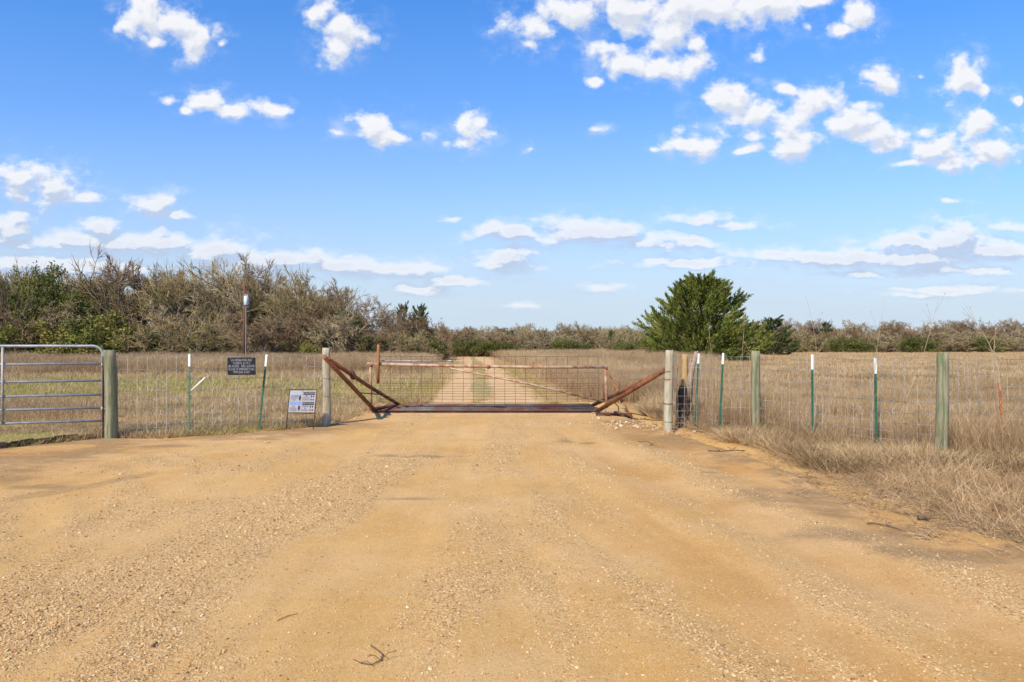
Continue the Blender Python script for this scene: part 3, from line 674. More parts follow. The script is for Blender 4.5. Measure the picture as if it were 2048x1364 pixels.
def wood_post(parent, bx, by, h, r, mat, lean=(0, 0), seed=0, name='wooden_post', z0=-.12):
    rn = random.Random(seed); n = 18; rings = 14; V = []; Fc = []
    ph = [rn.uniform(0, 6.28) for _ in range(4)]
    cr = rn.uniform(0, 6.28)
    for i in range(rings+1):
        t = i/rings; z = z0+(h-z0)*t; rr = r*(1.06-.12*t)*(1+.025*math.sin(t*9+ph[0]))
        cx = bx+lean[0]*t+.008*math.sin(t*5+ph[1]); cy = by+lean[1]*t
        for k in range(n):
            a = 6.2832*k/n; q = 1+.03*math.sin(2*a+ph[2]+t*1.5)+.025*math.sin(5*a+ph[3]+t*3)
            da = abs((a-cr+math.pi) % 6.2832-math.pi)
            if da < .25: q -= .10*(1-da/.25)
            V.append((cx+rr*q*math.cos(a), cy+rr*q*math.sin(a), z+(.006*math.sin(3*a+ph[0]) if i == rings else 0)))
    for i in range(rings):
        for k in range(n):
            k2 = (k+1) % n; Fc.append((i*n+k, i*n+k2, (i+1)*n+k2, (i+1)*n+k))
    Fc.append(tuple(range(rings*n, rings*n+n)))
    mb = MB(parent.location if parent else (bx, by, 0)); mb.add(V, Fc)
    return mb.build(name, mat, parent, smooth=True)
def t_post(parent, base, top, mat, tipfrac=.16, face=0.0):
    o = parent.location; base = Vector(base); top = Vector(top)
    ax = (top-base); Ln = ax.length; ax.normalize()
    X = Vector((math.cos(face), math.sin(face), 0)); X = (X-ax*X.dot(ax)).normalized(); Y = ax.cross(X)
    def seg(a, c, nm, m_, par, grow=0):
        mb = MB(o); mid = (a+c)/2; l_ = (c-a).length
        mb.box(mid+Y*-.004, (.036+grow, .006+grow, l_), (X, Y, ax)); mb.box(mid+Y*.016, (.007+grow, .032+grow, l_), (X, Y, ax))
        if m_ is not M_WHITE:
            k = int(l_/.055)
            for i in range(k): mb.box(a+ax*(.03+i*.055)+Y*-.010, (.012, .008, .02), (X, Y, ax))
            for f in (.35, .62, .85): # wire clips
                q = a+ax*l_*f; mb.box(q+Y*-.009, (.044, .005, .006), (X, Y, ax))
        return mb.build(nm, m_, par)
    cut = base+ax*Ln*(1-tipfrac)
    p_ = seg(base-ax*.15, cut, 'steel_post', mat, parent)
    if tipfrac > 0:
        tp = seg(cut, top, 'white_tip', M_WHITE, parent, .001)
        tp.parent = p_
    return p_
def wire_panel(mb, path, z0, z1, hz, vs, r, rn, sag=.0, n=3, jit=.004):
    """woven wire: path = list of (x,y[,ztop offset]) corners"""
    for i in range(len(path)-1):
        a = Vector(path[i][:2]); c = Vector(path[i+1][:2]); l_ = (c-a).length; k = max(2, int(l_/.22))
        oa, oc = (path[i][2] if len(path[i]) > 2 else 0), (path[i+1][2] if len(path[i+1]) > 2 else 0)
        def zt(t, z): return z+(oa+(oc-oa)*t)*((z-z0)/(z1-z0))-sag*math.sin(math.pi*t)*((z-z0)/(z1-z0))
        for z in hz:
            mb.tube([(*(a+(c-a)*(j/k)), zt(j/k, z)+rn.uniform(-jit, jit)) for j in range(k+1)], r, n, False)
        m_ = int(l_/vs)
        for j in range(m_+1):
            t = (j+.5)/(m_+1); q = a+(c-a)*t
            pts = [(q.x+rn.uniform(-jit, jit)*1.6, q.y, zt(t, z)) for z in hz]
            mb.tube(pts, r, n, False)
            if r > .0017:
                for z in hz[1:]: mb.box((q.x, q.y, zt(t, z)), (.011, .011, .009))

HZW = [.05, .15, .26, .38, .51, .66, .82, 1.0, 1.2, 1.42]
rn = random.Random(3)
# ------------------------------------------------------------------ left fence
def fpt(px, py): g = G(px, py); return g
lf = empty('wire_fence', (-5.4, 12.8, 0), 'woven wire fence with green steel posts left of the cattle guard', 'fence')
a_, c_ = fpt(225, 876), fpt(653, 851)
T1, T2 = fpt(379, 868), fpt(519, 861)
mb = MB(lf.location)
wire_panel(mb, [(a_.x, a_.y), (T1.x, T1.y+.03), (T2.x, T2.y+.03), (c_.x, c_.y)], .05, 1.42, HZW, .165, .0034, rn, .02)
mb.build('wire_mesh', M_WIRE, lf)
w = wood_post(lf, a_.x, a_.y, 1.53, .098, M_WOODG, (-.045, 0), 1); w['label'] = 'thick wooden post green with algae'
w = wood_post(lf, c_.x, c_.y, 1.56, .078, M_WOODY, (.0, 0), 2); w['label'] = 'grey weathered wooden post'
def pxt(px, py, d): return P(px, py, d)
t_post(lf, T1, pxt(379, 708, T1.y), M_TGREENP, .155)
t_post(lf, T2, pxt(533.5, 709, T2.y), M_TGREEN, .155)
# strands beyond the grey post towards the guard
mb = MB(lf.location)
for z_, zz_ in ((.95, .80), (.6, .42), (.25, .12)):
    mb.tube([(c_.x, c_.y, z_), (-3.6, 14.6, (z_+zz_)/2-.05), (-3.35, 16, zz_)], .0024, 4, False)
    mb.tube([(c_.x+.082*math.cos(q), c_.y+.082*math.sin(q), z_+.006*math.sin(2*q)) for q in np.linspace(0, 6.28, 14)], .003, 4, False)
mb.build('loose_wire', M_RWIRE, lf)

# ------------------------------------------------------------------ right fence
rf = empty('wire_fence', (4.6, 11.2, 0), 'woven wire fence with wooden and green steel posts right of the cattle guard', 'fence')
P1, T3, T4, P3, T5, T6, P4, T7 = [fpt(*q) for q in ((1336, 862), (1389, 862), (1438, 871), (1510, 874), (1624, 890), (1752, 912), (1881, 928), (1998, 905))]
path = [(P1.x, P1.y), (T3.x, T3.y+.04), (T4.x, T4.y+.04), (P3.x, P3.y+.05), (T5.x, T5.y+.04), (T6.x, T6.y+.04), (P4.x, P4.y+.09)]
mb = MB(rf.location); wire_panel(mb, path, .05, 1.42, HZW, .165, .0034, rn, .015)
wire_panel(mb, [(P4.x, P4.y+.09, 0), (T7.x, T7.y-.04, -.01), (10.4, 9.6, 0)], .05, 1.40, HZW, .165, .0034, rn, .01)
mb.build('wire_mesh', M_WIRE, rf)
w = wood_post(rf, P1.x, P1.y, 1.52, .079, M_WOODY, (.02, 0), 3); w['label'] = 'pale grey wooden post wrapped with wire'
w = wood_post(rf, P3.x, P3.y, 1.515, .078, M_WOODG, (.015, 0), 4)
w = wood_post(rf, P4.x, P4.y, 1.51, .080, M_WOODG, (.03, 0), 5)
wood_post(rf, 10.4, 9.6, 1.5, .08, M_WOODG, (.0, 0), 8)
t_post(rf, T3, pxt(1397, 707, T3.y), M_TGREEN, .13)
t_post(rf, T4, pxt(1446, 706, T4.y), M_TGREEN, .135)
t_post(rf, T5, pxt(1624, 709, T5.y), M_TGREEN, .165)
t_post(rf, T6, pxt(1750, 716, T6.y), M_TGREEN, .16)
t_post(rf, T7-Vector((0, .08, 0)), pxt(1998, 766, T7.y-.08), mottled('bright_rust', (.45, .14, .04), (.34, .10, .03), 7), 0)['label'] = 'short rusty steel post'
mb = MB(rf.location)
for zc, end in ((.98, (2.05, 16.3, .95)), (.52, (2.4, 15.8, .42)), (.18, (2.3, 15.4, .15)), (1.13, (2.72, 13.2, 1.05))):
    mb.tube([(P1.x, P1.y, zc), tuple((Vector((P1.x, P1.y, zc))+Vector(end))/2+Vector((0, 0, -.08))), end], .0026, 4, False)
    for dz in (0, .012): mb.tube([(P1.x+.083*math.cos(q), P1.y+.083*math.sin(q), zc+dz+.012*math.sin(q)) for q in np.linspace(0, 6.28, 14)], .003, 4, False)
mb.build('loose_wire', M_RWIRE, rf)
# dead hollow stump and the sawn yellow post behind the first wooden post
sx, sy = (1367-1024)/F*13.5, 13.5
stp = empty('dead_stump', (sx, sy, 0), 'burnt hollow tree stump with a forked grey top behind the wire by the cattle guard', 'tree stump')
mb = MB((sx, sy, 0)); V = []; Fc = []; n = 20; rings = 9
for i in range(rings+1):
    t = i/rings
    for k in range(n):
        a = 6.2832*k/n; rr = (.155-.02*t)*(1+.14*math.sin(3*a+1+t)+.08*math.sin(7*a+t*4))
        zt = 1.22 if math.cos(a) < -.85 else (1.0 if math.cos(a) > .85 else .78+.10*math.sin(5*a))
        V.append((sx+rr*math.cos(a), sy+rr*math.sin(a), -.05+(zt+.05)*t))
for i in range(rings):
    for k in range(n):
        k2 = (k+1) % n
        if math.sin(6.2832*(k+.5)/n) < -.45 and 1 <= i < 9: continue   # hollow front
        Fc.append((i*n+k, i*n+k2, (i+1)*n+k2, (i+1)*n+k))
mb.add(V, Fc); mb.build('bark', M_DEAD, stp)
mb = MB((sx, sy, 0)); mb.tube([(sx, sy+.0, -.05), (sx, sy+.0, .5), (sx-.01, sy+.0, .80)], [.11, .10, .085], 12); mb.build('charred_core', M_CHAR, stp)
mb = MB((sx, sy, 0)); mb.tube([(sx+.10, sy, .55), (sx+.12, sy-.02, .95), (sx+.17, sy-.03, 1.22), (sx+.22, sy-.02, 1.36), (sx+.245, sy-.02, 1.49)], [.075, .065, .055, .05, .035], 9)
mb.tube([(sx+.2, sy-.02, 1.36), (sx+.29, sy+.02, 1.46), (sx+.27, sy, 1.50)], [.035, .03, .012], 7)
mb.tube([(sx+.11, sy-.02, 1.0), (sx+.10, sy-.05, 1.2), (sx+.14, sy-.05, 1.34)], [.025, .02, .01], 6)
mb.build('branch', M_GREYB, stp, True)
yp = wood_post(None, (1370-1024)/F*13.5, 13.5, 1.43, .064, M_WOODP, (-.01, 0), 9)
tag(yp, 'yellowish brown wooden post standing inside the burnt hollow stump', 'post')

# ------------------------------------------------------------------ galvanized tube gate (left)
ge, gs = Vector((-7.2, 12.02, 0)), Vector((-10.9, 10.98, 0))
tg = empty('tube_gate', ge, 'galvanized six-rail tube gate hung on the green wooden post at the left edge', 'gate')
gd = (gs-ge); GL = gd.length; gd.normalize()
def gpt(s_, z): return ge+gd*s_+Vector((0, 0, z))
zr = [1.295, 1.14, .99, .745, .53, .30]
zr = [CAMZ+(HZ-p)/F*12.02 for p in (692, 727, 761, 789, 815, 841)]
rad = .024; rr = .16
mb = MB(ge); z1, z0 = zr[0], zr[-1]
pts = [gpt(0, z0-.03), gpt(0, z1-rr)]+[gpt(rr-rr*math.cos(a), z1-rr+rr*math.sin(a)) for a in np.linspace(.2, 1.57, 7)]+[gpt(s_, z1) for s_ in (1, 2, GL-rr)]+[gpt(GL-rr+rr*math.sin(a), z1-rr+rr*math.cos(a)) for a in np.linspace(.2, 1.57, 7)]+[gpt(GL, z0-.03)]
mb.tube(pts, rad, 10); mb.build('outer_frame', M_GALV, tg, True)
for z in zr[1:]:
    mb = MB(ge); mb.tube([gpt(.01, z), gpt(GL/2, z-.006), gpt(GL-.01, z)], rad*.86, 8); mb.build('rail', M_GALV, tg, True)
for s_ in (1.50, 2.7):
    mb = MB(ge); mb.tube([gpt(s_, z0-.02)+Vector((0, -.026, 0)), gpt(s_, z1-.02)+Vector((0, -.026, 0))], .021, 8)
    mb.build('brace', M_GALV, tg, True)
for z in (zr[1]-.03, zr[4]-.02):
    mb = MB(ge); q = gpt(0, z); mb.tube([q, q+Vector((.17, -.02, 0))], .011, 6); mb.tube([q+Vector((0, 0, -.035)), q+Vector((0, 0, .035))], .031, 10); mb.tube([q+Vector((.10, -.02, -.03)), q+Vector((.10, -.02, .05))], .012, 6)
    mb.build('hinge', M_GALV, tg, True)
bar = MB((-7.13, 11.93, 0)); bar.tube([(-7.135, 11.92, -.05), (-7.14, 11.92, 1.42)], .013, 6)  # thin dark upright strip beside the gate post
tag(bar.build('dark_strip', M_SFRAME), 'thin dark upright strip along the left side of the green wooden gate post', 'rod')
gpst = wood_post(None, -11.15, 10.9, 1.5, .1, M_WOODG, (0, 0), 12); tag(gpst, 'wooden post at the far end of the galvanized gate', 'post')

# white plastic stick on the left T post
a, c = P(383, 781, 12.25), P(411, 755, 12.25)
mb = MB(a); mb.tube([a, c], .016, 8); mb.tube([c, c+(c-a)*.22+Vector((0, .1, .0))], .004, 5)
tag(mb.build('white_rod', M_WHITE, None, True), 'slanted white plastic rod tied to the leftmost green steel post', 'rod')

# ------------------------------------------------------------------ signs
def text_mesh(name, body, size, mat, parent, loc, rot, w=None, ext=.0015, ali='CENTER', off=0.0):
    cu = bpy.data.curves.new(name, 'FONT'); cu.body = body; cu.size = size; cu.align_x = ali; cu.align_y = 'CENTER'; cu.extrude = ext; cu.resolution_u = 3; cu.offset = off
    to = bpy.data.objects.new(name, cu); COL.objects.link(to)
    bpy.context.view_layer.update()
    me = bpy.data.meshes.new_from_object(to.evaluated_get(bpy.context.evaluated_depsgraph_get()))
    bpy.data.objects.remove(to); me.materials.clear(); me.materials.append(mat)
    if w and len(me.vertices):
        X = [v_.co.x for v_ in me.vertices]; s_ = w/(max(X)-min(X))
        for v_ in me.vertices: v_.co.x *= s_
    o = bpy.data.objects.new(name, me); COL.objects.link(o); o.parent = parent; o.location = loc; o.rotation_euler = rot; return o
def rounded(mb, w_, h_, t_, rad_, y=0, cx=0, cz=0):
    pts = []
    for (sx_, sz_, a0) in ((1, 1, 0), (-1, 1, 90), (-1, -1, 180), (1, -1, 270)):
        for k in range(5):
            a = R(a0+22.5*k); pts.append((cx+sx_*(w_/2-rad_)+rad_*math.cos(a), cz+sz_*(h_/2-rad_)+rad_*math.sin(a)))
    n = len(pts); V = [(x, y-t_/2, z) for x, z in pts]+[(x, y+t_/2, z) for x, z in pts]
    mb.add(V, [tuple(range(n)), tuple(range(n, 2*n))[::-1]]+[(i, i+n, (i+1) % n+n, (i+1) % n) for i in range(n)])
d = 12.68; c = P(483.5, 732.5, d)
bs = empty('black_sign', c, 'black rectangular sign with light grey lettering hung on the wire fence between two green posts', 'sign'); bs.rotation_euler = (0, R(-.6), R(2))
mb = MB(); rounded(mb, .515, .325, .006, .018); mb.build('sign_board', M_BLACK, bs)
lines = [('US OPERATING INC', .385, .112), ('CHERYL #1 R E', .31, .056), ('80 ACRES   RRC #24178', .475, .0), ('IN CASE OF EMERGENCY CALL', .475, -.056), ('979-542-3107', .30, -.112)]
for tx_, w_, z_ in lines:
    text_mesh('lettering', tx_, .062, M_LETTER, bs, (0, -.0045, z_), (R(90), 0, 0), w_)
for sx_ in (-1, 1):
    mb = MB(); mb.tube([(sx_*.2, -.005, .14), (sx_*.2, .0, .19), (sx_*.2, .03, .19), (sx_*.2, .03, .14)], .0025, 5); mb.build('tie_wire', M_WIRE, bs)

d = 13.15
cs = empty('safety_sign', P(600, 857, d), 'white CAUTION and PRECAUCION sign on a dark iron stand by the grey post', 'sign'); o0 = cs.location
def q_(px, py, dy=0): return P(px, py, d)+Vector((0, dy, 0))
mb = MB(o0); mb.tube([q_(573, 860), q_(575.5, 826), q_(580, 779), q_(634, 779.5), q_(630, 826), q_(629.5, 840), q_(626.5, 848), q_(627, 860)], .0085, 8)
mb.tube([q_(575.5, 825.5), q_(630, 826.5)], .007, 8)
mb.build('stand', M_SFRAME, cs)
def uvp(u_, v_, dy): # panel coordinates 0..1
    tl, tr, br_, bl_ = q_(581, 781), q_(633, 781), q_(628.6, 824), q_(577, 824)
    p_ = (tl*(1-u_)+tr*u_)*(1-v_)+(bl_*(1-u_)+br_*u_)*v_; return p_+Vector((0, dy, 0))
def quad(mb_, u0, v0, u1, v1, dy, th=.002):
    V = [uvp(u0, v0, dy), uvp(u1, v0, dy), uvp(u1, v1, dy), uvp(u0, v1, dy)]; V += [p_+Vector((0, th, 0)) for p_ in V]
    mb_.add(V, [(0, 3, 2, 1), (4, 5, 6, 7), (0, 1, 5, 4), (1, 2, 6, 5), (2, 3, 7, 6), (3, 0, 4, 7)])
mb = MB(o0); quad(mb, 0, 0, .487, 1, -.004, .004); mb.build('notice_panel', M_SPANEL, cs)
mb = MB(o0); quad(mb, .497, 0, 1, 1, -.004, .004); mb.build('caution_panel', M_SPANEL, cs)
mb = MB(o0); quad(mb, .03, .05, .46, .185, -.006); mb.build('notice_band', M_SPALEB, cs)
mb = MB(o0); quad(mb, .03, .52, .46, .66, -.006); mb.build('notice_band', M_SBLUE, cs)
for v0 in (.06, .53):
    mb = MB(o0); quad(mb, .52, v0, .965, v0+.145, -.006); mb.build('caution_band', M_SBLACK, cs)
shx = (577-581)/ (824-781)
def stext(tx_, u_, v_, w_, mat, size):
    p_ = uvp(u_, v_, -.0075)-o0
    o = text_mesh('lettering', tx_, size, mat, cs, p_, (R(90), 0, 0), w_, .0008)
    for v__ in o.data.vertices: v__.co.x += v__.co.y*.09
WN = .50
stext('NOTICE', .245, .118, .18, M_SPANEL, .055); stext('AVISO', .245, .59, .18, M_SPANEL, .055)
stext('CAUTION', .742, .132, .205, M_SPANEL, .056); stext('PRECAUCION', .742, .602, .205, M_SPANEL, .05)
for tx_, u_, v_, w_ in (('AUTHORIZED', .19, .25, .145), ('PERSONNEL', .18, .34, .14), ('ONLY', .18, .43, .06), ('SOLO', .18, .73, .06), ('PERSONAL', .17, .82, .13), ('AUTORIZADO', .17, .91, .145)):
    stext(tx_, u_, v_, w_, M_SGREY, .034)
for tx_, u_, v_, w_ in (('WEAR', .64, .25, .06), ('PROTECTIVE', .64, .34, .12), ('EQUIPMENT', .64, .43, .12), ('USE EQUIPO', .63, .73, .12), ('DE', .63, .82, .03), ('PROTECCION', .63, .91, .12)):
    stext(tx_, u_, v_, w_, M_SGREY, .034)
for v_ in (.22, .69):
    mb = MB(o0); V = []
    for k in range(16):
        a = 6.2832*k/16; V.append(uvp(.40+.038*math.cos(a), v_+.12+.12*math.sin(a)*(1-.08*math.cos(2*a)), -.0065))
    mb.add(V, [tuple(range(16))]); mb.build('hand_symbol', M_SBLACK, cs)
for v_ in (.27, .42, .75, .90):
    for u_ in (.835, .92):
        mb = MB(o0); V = []
        for k in range(10):
            a = 6.2832*k/10; V.append(uvp(u_+.024*math.cos(a)*(1+.25*math.sin(a)), v_+.045*math.sin(a), -.0065))
        mb.add(V, [tuple(range(10))]); mb.build('safety_symbol', M_SBLACK, cs)

# ------------------------------------------------------------------ cattle guard
cgx0, cgx1, cgy0, cgy1 = -3.28, 2.05, 15.95, 18.15
cg = empty('cattle_guard', (-.6, 17.0, 0), 'rusty steel cattle guard set across the dirt road between two pipe wings', 'cattle guard'); o0 = cg.location
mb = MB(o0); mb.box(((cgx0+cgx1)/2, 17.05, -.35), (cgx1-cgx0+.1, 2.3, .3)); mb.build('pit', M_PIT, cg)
mb = MB(o0)
mb.box(((cgx0+cgx1)/2, 15.86, -.045), (cgx1-cgx0+.35, .16, .16)); mb.box(((cgx0+cgx1)/2, 18.27, -.05), (cgx1-cgx0+.35, .16, .16))
mb.box((cgx0-.09, 17.05, -.06), (.16, 2.2, .14)); mb.box((cgx1+.09, 17.05, -.06), (.16, 2.2, .14)); mb.build('footing', M_CONC, cg)
mb = MB(o0); mb.box(((cgx0+cgx1)/2, 15.97, .035), (cgx1-cgx0, .02, .09)); mb.box(((cgx0+cgx1)/2, 15.96, .084), (cgx1-cgx0, .05, .008)); mb.build('front_beam', M_RUSTD, cg)
M_WORN = mottled('worn_grey_steel', (.085, .06, .045), (.17, .14, .115), 1.6, .85, 0, (1, .3, 1), (.15, .055, .03), 1.0, (.45, .58))
for i in range(9):
    yb = 16.14+i*.235; mb = MB(o0); mb.tube([(cgx0, yb, .035), ((cgx0+cgx1)/2, yb, .028), (cgx1, yb, .035)], .048, 10); mb.build('cross_bar', M_WORN, cg, True)
# wings
lt = P(648, 713, 13.45)
def wing(pts, r, nm='wing_pipe', mat=M_RUST):
    mb = MB(o0); mb.tube(pts, r, 12); return mb.build(nm, mat, cg, True)
lf0, lr0 = Vector((-3.24, 15.98, .12)), P(803, 812, 18.1)
wing([lf0, lt], .046); wing([lr0, lr0+(Vector((-3.70, 13.66, 1.30))-lr0)*.5, Vector((-3.66, 13.60, 1.34))], .044)
wing([lf0+Vector((0, 0, .0)), lr0], .05, 'wing_base', M_RUSTD)
m1 = lr0.lerp(Vector((-3.66, 13.6, 1.34)), .72); wing([m1+Vector((-.06, .1, .05)), m1+Vector((.05, -.18, -.03))], .068, 'coupling', M_RUSTD)
m2 = lr0.lerp(Vector((-3.66, 13.6, 1.34)), .3); wing([m2, lf0.lerp(lt, .35)], .014, 'spacer')
rt = P(1331, 739, 13.0); rf0 = P(1193, 823, 15.9); rr0 = P(1178, 814, 17.9)
wing([rf0, rt], .047); rtop = P(1318, 747, 13.5); wing([rr0, rtop], .047)
wing([rf0+Vector((-.02, 0, -.02)), rr0], .05, 'wing_base', M_RUSTD)
# right platform
mb = MB(o0); a, c = P(1192, 826, 15.75), P(1262, 833, 15.45); mb.box((a+c)/2, ((c-a).length, .16, .07)); mb.box(P(1256, 833, 15.4), (.16, .14, .12)); mb.build('platform_beam', M_RUSTD, cg)
mb = MB(o0); mb.box((2.28, 15.75, -.02), (.85, .40, .14)); mb.box((2.45, 16.1, .09), (.5, .3, .06)); mb.build('concrete_block', M_CONC, cg)
mb = MB(o0); mb.box(P(1232, 826, 15.6), (.09, .14, .08)); mb.build('bracket', M_RUSTD, cg); mb = MB(o0); mb.box(P(1214, 828, 15.5), (.10, .16, .05)); mb.build('bracket', M_RUSTD, cg)
mb = MB(o0); mb.tube([P(1229, 806, 15.7), P(1236, 812, 15.7), P(1238, 824, 15.7)], .012, 6); mb.build('lever', M_SFRAME, cg)

# ------------------------------------------------------------------ swing gate on the guard
dg = 16.25
sg = empty('pipe_gate', (-.6, dg, 0), 'rusty pipe gate with rusted wire mesh closed across the cattle guard', 'gate'); o0 = sg.location
def tb(pts, r, nm, mat, n=10): mb_ = MB(o0); mb_.tube(pts, r, n); return mb_.build(nm, mat, sg, True)
tb([P(735, 727.5, dg), P(900, 731.5, dg), P(1050, 734, dg), P(1212, 734, dg)], .039, 'top_rail', M_PAINTR)
tb([P(741, 728, dg), P(742, 823, dg)], .034, 'upright', M_PAINTR); tb([P(1211, 731, dg), P(1213, 827, dg)], .034, 'upright', M_PAINTR)
tb([P(741, 824, dg), P(743, 831, dg-.12)], .05, 'foot', M_PAINTR)
tb([P(899, 736, dg-.05), P(1060, 768, dg-.05), P(1208, 803, dg-.05)], .025, 'diagonal_brace', M_PAINTR)
tb([P(757, 689, dg-.08), P(756, 767, dg-.08)], .034, 'post_pipe', M_RUSTO, 12)
tb([P(1213, 739, dg), P(1245, 801, 15.7), P(1260, 829, 15.45)], .019, 'prop', M_RUSTO)
tb([P(1241, 797, 15.72), P(1245, 804, 15.68)], .035, 'clamp', M_SFRAME)
for px_ in (742, 905, 977, 1212):
    tb([P(px_-3, 731+(px_-735)*.012, dg), P(px_+3, 731+(px_-735)*.012, dg)], .045, 'collar', M_RUST)
mb = MB(o0); X0, X1 = 760, 1205; rows = [713, 745.5, 756, 766.5, 771.5, 776.5, 781.5, 786, 791.5, 797, 803.5]
cols = np.arange(X0, X1+2, 20.8)
def sagp(px_, py_): return py_+(0 if py_ < 740 else 1.5*math.sin((px_-X0)/(X1-X0)*3.14)*(py_-700)/100)+rn.uniform(-.3, .3)
for ry in rows: mb.tube([P(c_x, sagp(c_x, ry), dg+.03) for c_x in cols], .0042, 4, False)
for c_x in cols:
    low_ = 812 if 960 < c_x < 1052 else 803.5
    mb.tube([P(c_x+rn.uniform(-.6, .6), yy_, dg+.035) for yy_ in (711, 740, 771, 790, low_)], .0046, 4, False)
mb.tube([P(c_x, 812, dg+.03) for c_x in cols if 960 < c_x < 1052], .0042, 4, False)
mb.build('wire_mesh', M_RWIRE, sg)
# pale galvanized bar tied along the top of the mesh
mb = MB(o0); mb.tube([P(760, 721.5, dg+.07), P(905, 722.5, dg+.07)], .014, 8); mb.tube([P(896, 722, dg+.07), P(906, 722, dg+.07)], .026, 8)
mb.build('galvanized_bar', M_GALV, sg, True)

# ------------------------------------------------------------------ utility pole
dp = 57.0; ub = Vector(((488-1024)/F*dp, dp, 0))
up = empty('utility_pole', ub, 'brown wooden utility pole with a white transformer in front of the left thicket', 'utility pole')
mb = MB(ub); mb.tube([ub+Vector((0, 0, -.1)), ub+Vector((.04, 0, 4)), P(488.5, 566, dp)], [.12, .10, .085], 12); mb.build('pole', M_POLE, up, True)
tcx = P(492.3, 600.5, dp-.3); mb = MB(ub); mb.tube([tcx+Vector((0, 0, -.40)), tcx+Vector((0, 0, -.37)), tcx+Vector((0, 0, .32)), tcx+Vector((0, 0, .36))], [.15, .18, .18, .13], 16)
tr_ = mb.build('transformer', M_TRANS, up, True)
for dx in (-.08, .08):
    mb = MB(ub); mb.tube([tcx+Vector((dx, 0, .34)), tcx+Vector((dx, 0, .44)), tcx+Vector((dx, 0, .52))], [.03, .035, .02], 8); mb.build('bushing', M_TRANS, up).parent = tr_
mb = MB(ub); mb.tube([ub+Vector((.17, -.1, -.1)), tcx+Vector((-.02, 0, -.4))], .035, 6); mb.build('conduit', M_GALV, up)

# ------------------------------------------------------------------ sticks, bark, stones on the road
def stick(pxs, r, label, cat='stick', name='dead_stick', mat=M_STICK, twigs=0):
    pts = []
    for px_, py_ in pxs: g = G(px_, py_); pts.append(Vector((g.x, g.y, yz(g.x, g.y)+r*1.1+.004)))
    mb = MB(pts[0]); mb.tube(pts, [r*(1-.5*i/(len(pts)-1)) for i in range(len(pts))], 6)
    for k in range(twigs):
        a_i = random.randrange(1, len(pts)-1); q = pts[a_i]; e = q+Vector((random.uniform(-.12, .12), random.uniform(-.12, .12), random.uniform(.0, .04)))
        mb.tube([q, (q+e)/2+Vector((0, 0, .015)), e], r*.45, 5)
    return tag(mb.build(name, mat, None, True), label, cat)
stick([(1733, 1049), (1745, 1047), (1772, 1051), (1790, 1056), (1808, 1062)], .007, 'long curved dead stick lying on the dirt at the right road edge', twigs=2)
stick([(1834, 1043), (1846, 1045), (1857, 1047)], .022, 'short chunk of dark bark lying at the right edge of the dirt road', 'bark', 'bark_piece', M_DEAD)
stick([(742, 1298), (756, 1308), (766, 1318), (762, 1330), (745, 1338), (722, 1334), (708, 1326)], .0042, 'thin curled dry vine lying on the gravel near the bottom edge', 'vine', 'dry_vine', twigs=4)
stick([(305, 1302), (311, 1298), (317, 1293)], .007, 'small dark twig lying on the gravel at lower left', 'twig', 'dead_twig')
stick([(1415, 905), (1440, 907), (1462, 905), (1490, 903)], .011, 'dark fallen branch lying on orange dirt before the right fence', 'branch', 'dead_branch', twigs=3)
stick([(1276, 886), (1296, 884), (1306, 890), (1298, 893)], .007, 'small hooked stick on the road right of centre', twigs=1)
stick([(556, 1245), (575, 1238), (596, 1233)], .003, 'very thin pale straw lying on the road left of centre', 'straw', 'dry_straw')
g = G(573, 991); sto = stone_proto(random, M_WSTONE, 0); COL.objects.link(sto); sto.location = (g.x, g.y, .03); sto.scale = (.032, .03, .04); sto.name = 'loose_stone'
tag(sto, 'single pale stone casting a shadow on the road left of centre', 'stone')

# tall leaning weed stalks by the right fence
M_STALK = mottled('dry_stalk', (.44, .33, .22), (.33, .23, .15), 9, .9)
def stalk(px0, py0, px1, py1, d0, label, bend=0.0, r=.006):
    a_ = P(px0, py0, d0); a_.z = max(a_.z, -.02); c_ = P(px1, py1, d0+.15); mb = MB((a_.x, a_.y, 0)); rr_ = random.Random(int(px0+py1))
    N_ = 9; pts = []
    for i in range(N_+1):
        t = i/N_; q = a_.lerp(c_, t); q.x += bend*math.sin(math.pi*t)+rr_.uniform(-.008, .008); pts.append(q)
    mb.tube(pts, [r*(1-.75*i/N_) for i in range(N_+1)], 5)
    for k in range(7):
        i = rr_.randrange(3, N_); q = pts[i]; e = q+Vector((rr_.uniform(-.22, .22), rr_.uniform(-.1, .1), rr_.uniform(.10, .32)))
        mb.tube([q, q.lerp(e, .5)+Vector((rr_.uniform(-.02, .02), 0, .01)), e], [r*.4, r*.3, r*.18], 4)
        if k % 2: mb.tube([e, e+Vector((.006, 0, .016))], .006, 5)
    return tag(mb.build('tall_weed', M_STALK, None, False), label, 'weed', 'tall dry weed stalks along the right fence')
stalk(1632, 893, 1490, 690, 10.9, 'long straw-coloured stalk leaning left across the fence beside the third green post on the right', .05, .005)
stalk(1627, 862, 1612, 590, 11.0, 'tall thin stalk rising nearly straight above the fence left of the third right-hand green post', .12, .006)
stalk(1630, 870, 1686, 700, 11.0, 'dark bent stalk curving up right of the third right-hand green post', .07, .005)
stalk(1745, 905, 1771, 598, 9.8, 'tall thin stalk rising behind the fourth right-hand green post against the sky', -.08, .005)
stalk(1800, 830, 1876, 600, 9.8, 'tall stalk leaning right just left of the last green wooden post', .04, .006)
stalk(2000, 780, 1925, 615, 9.4, 'pale crooked stalk rising from the rusty steel post and leaning left', .14, .008)
stalk(2010, 900, 1990, 640, 9.3, 'fine dry stalk standing just right of the rusty steel post', -.05, .004)
stalk(1425, 860, 1418, 655, 12.4, 'thin stalk standing between the first two right-hand green posts before the big cedar', .03, .005)
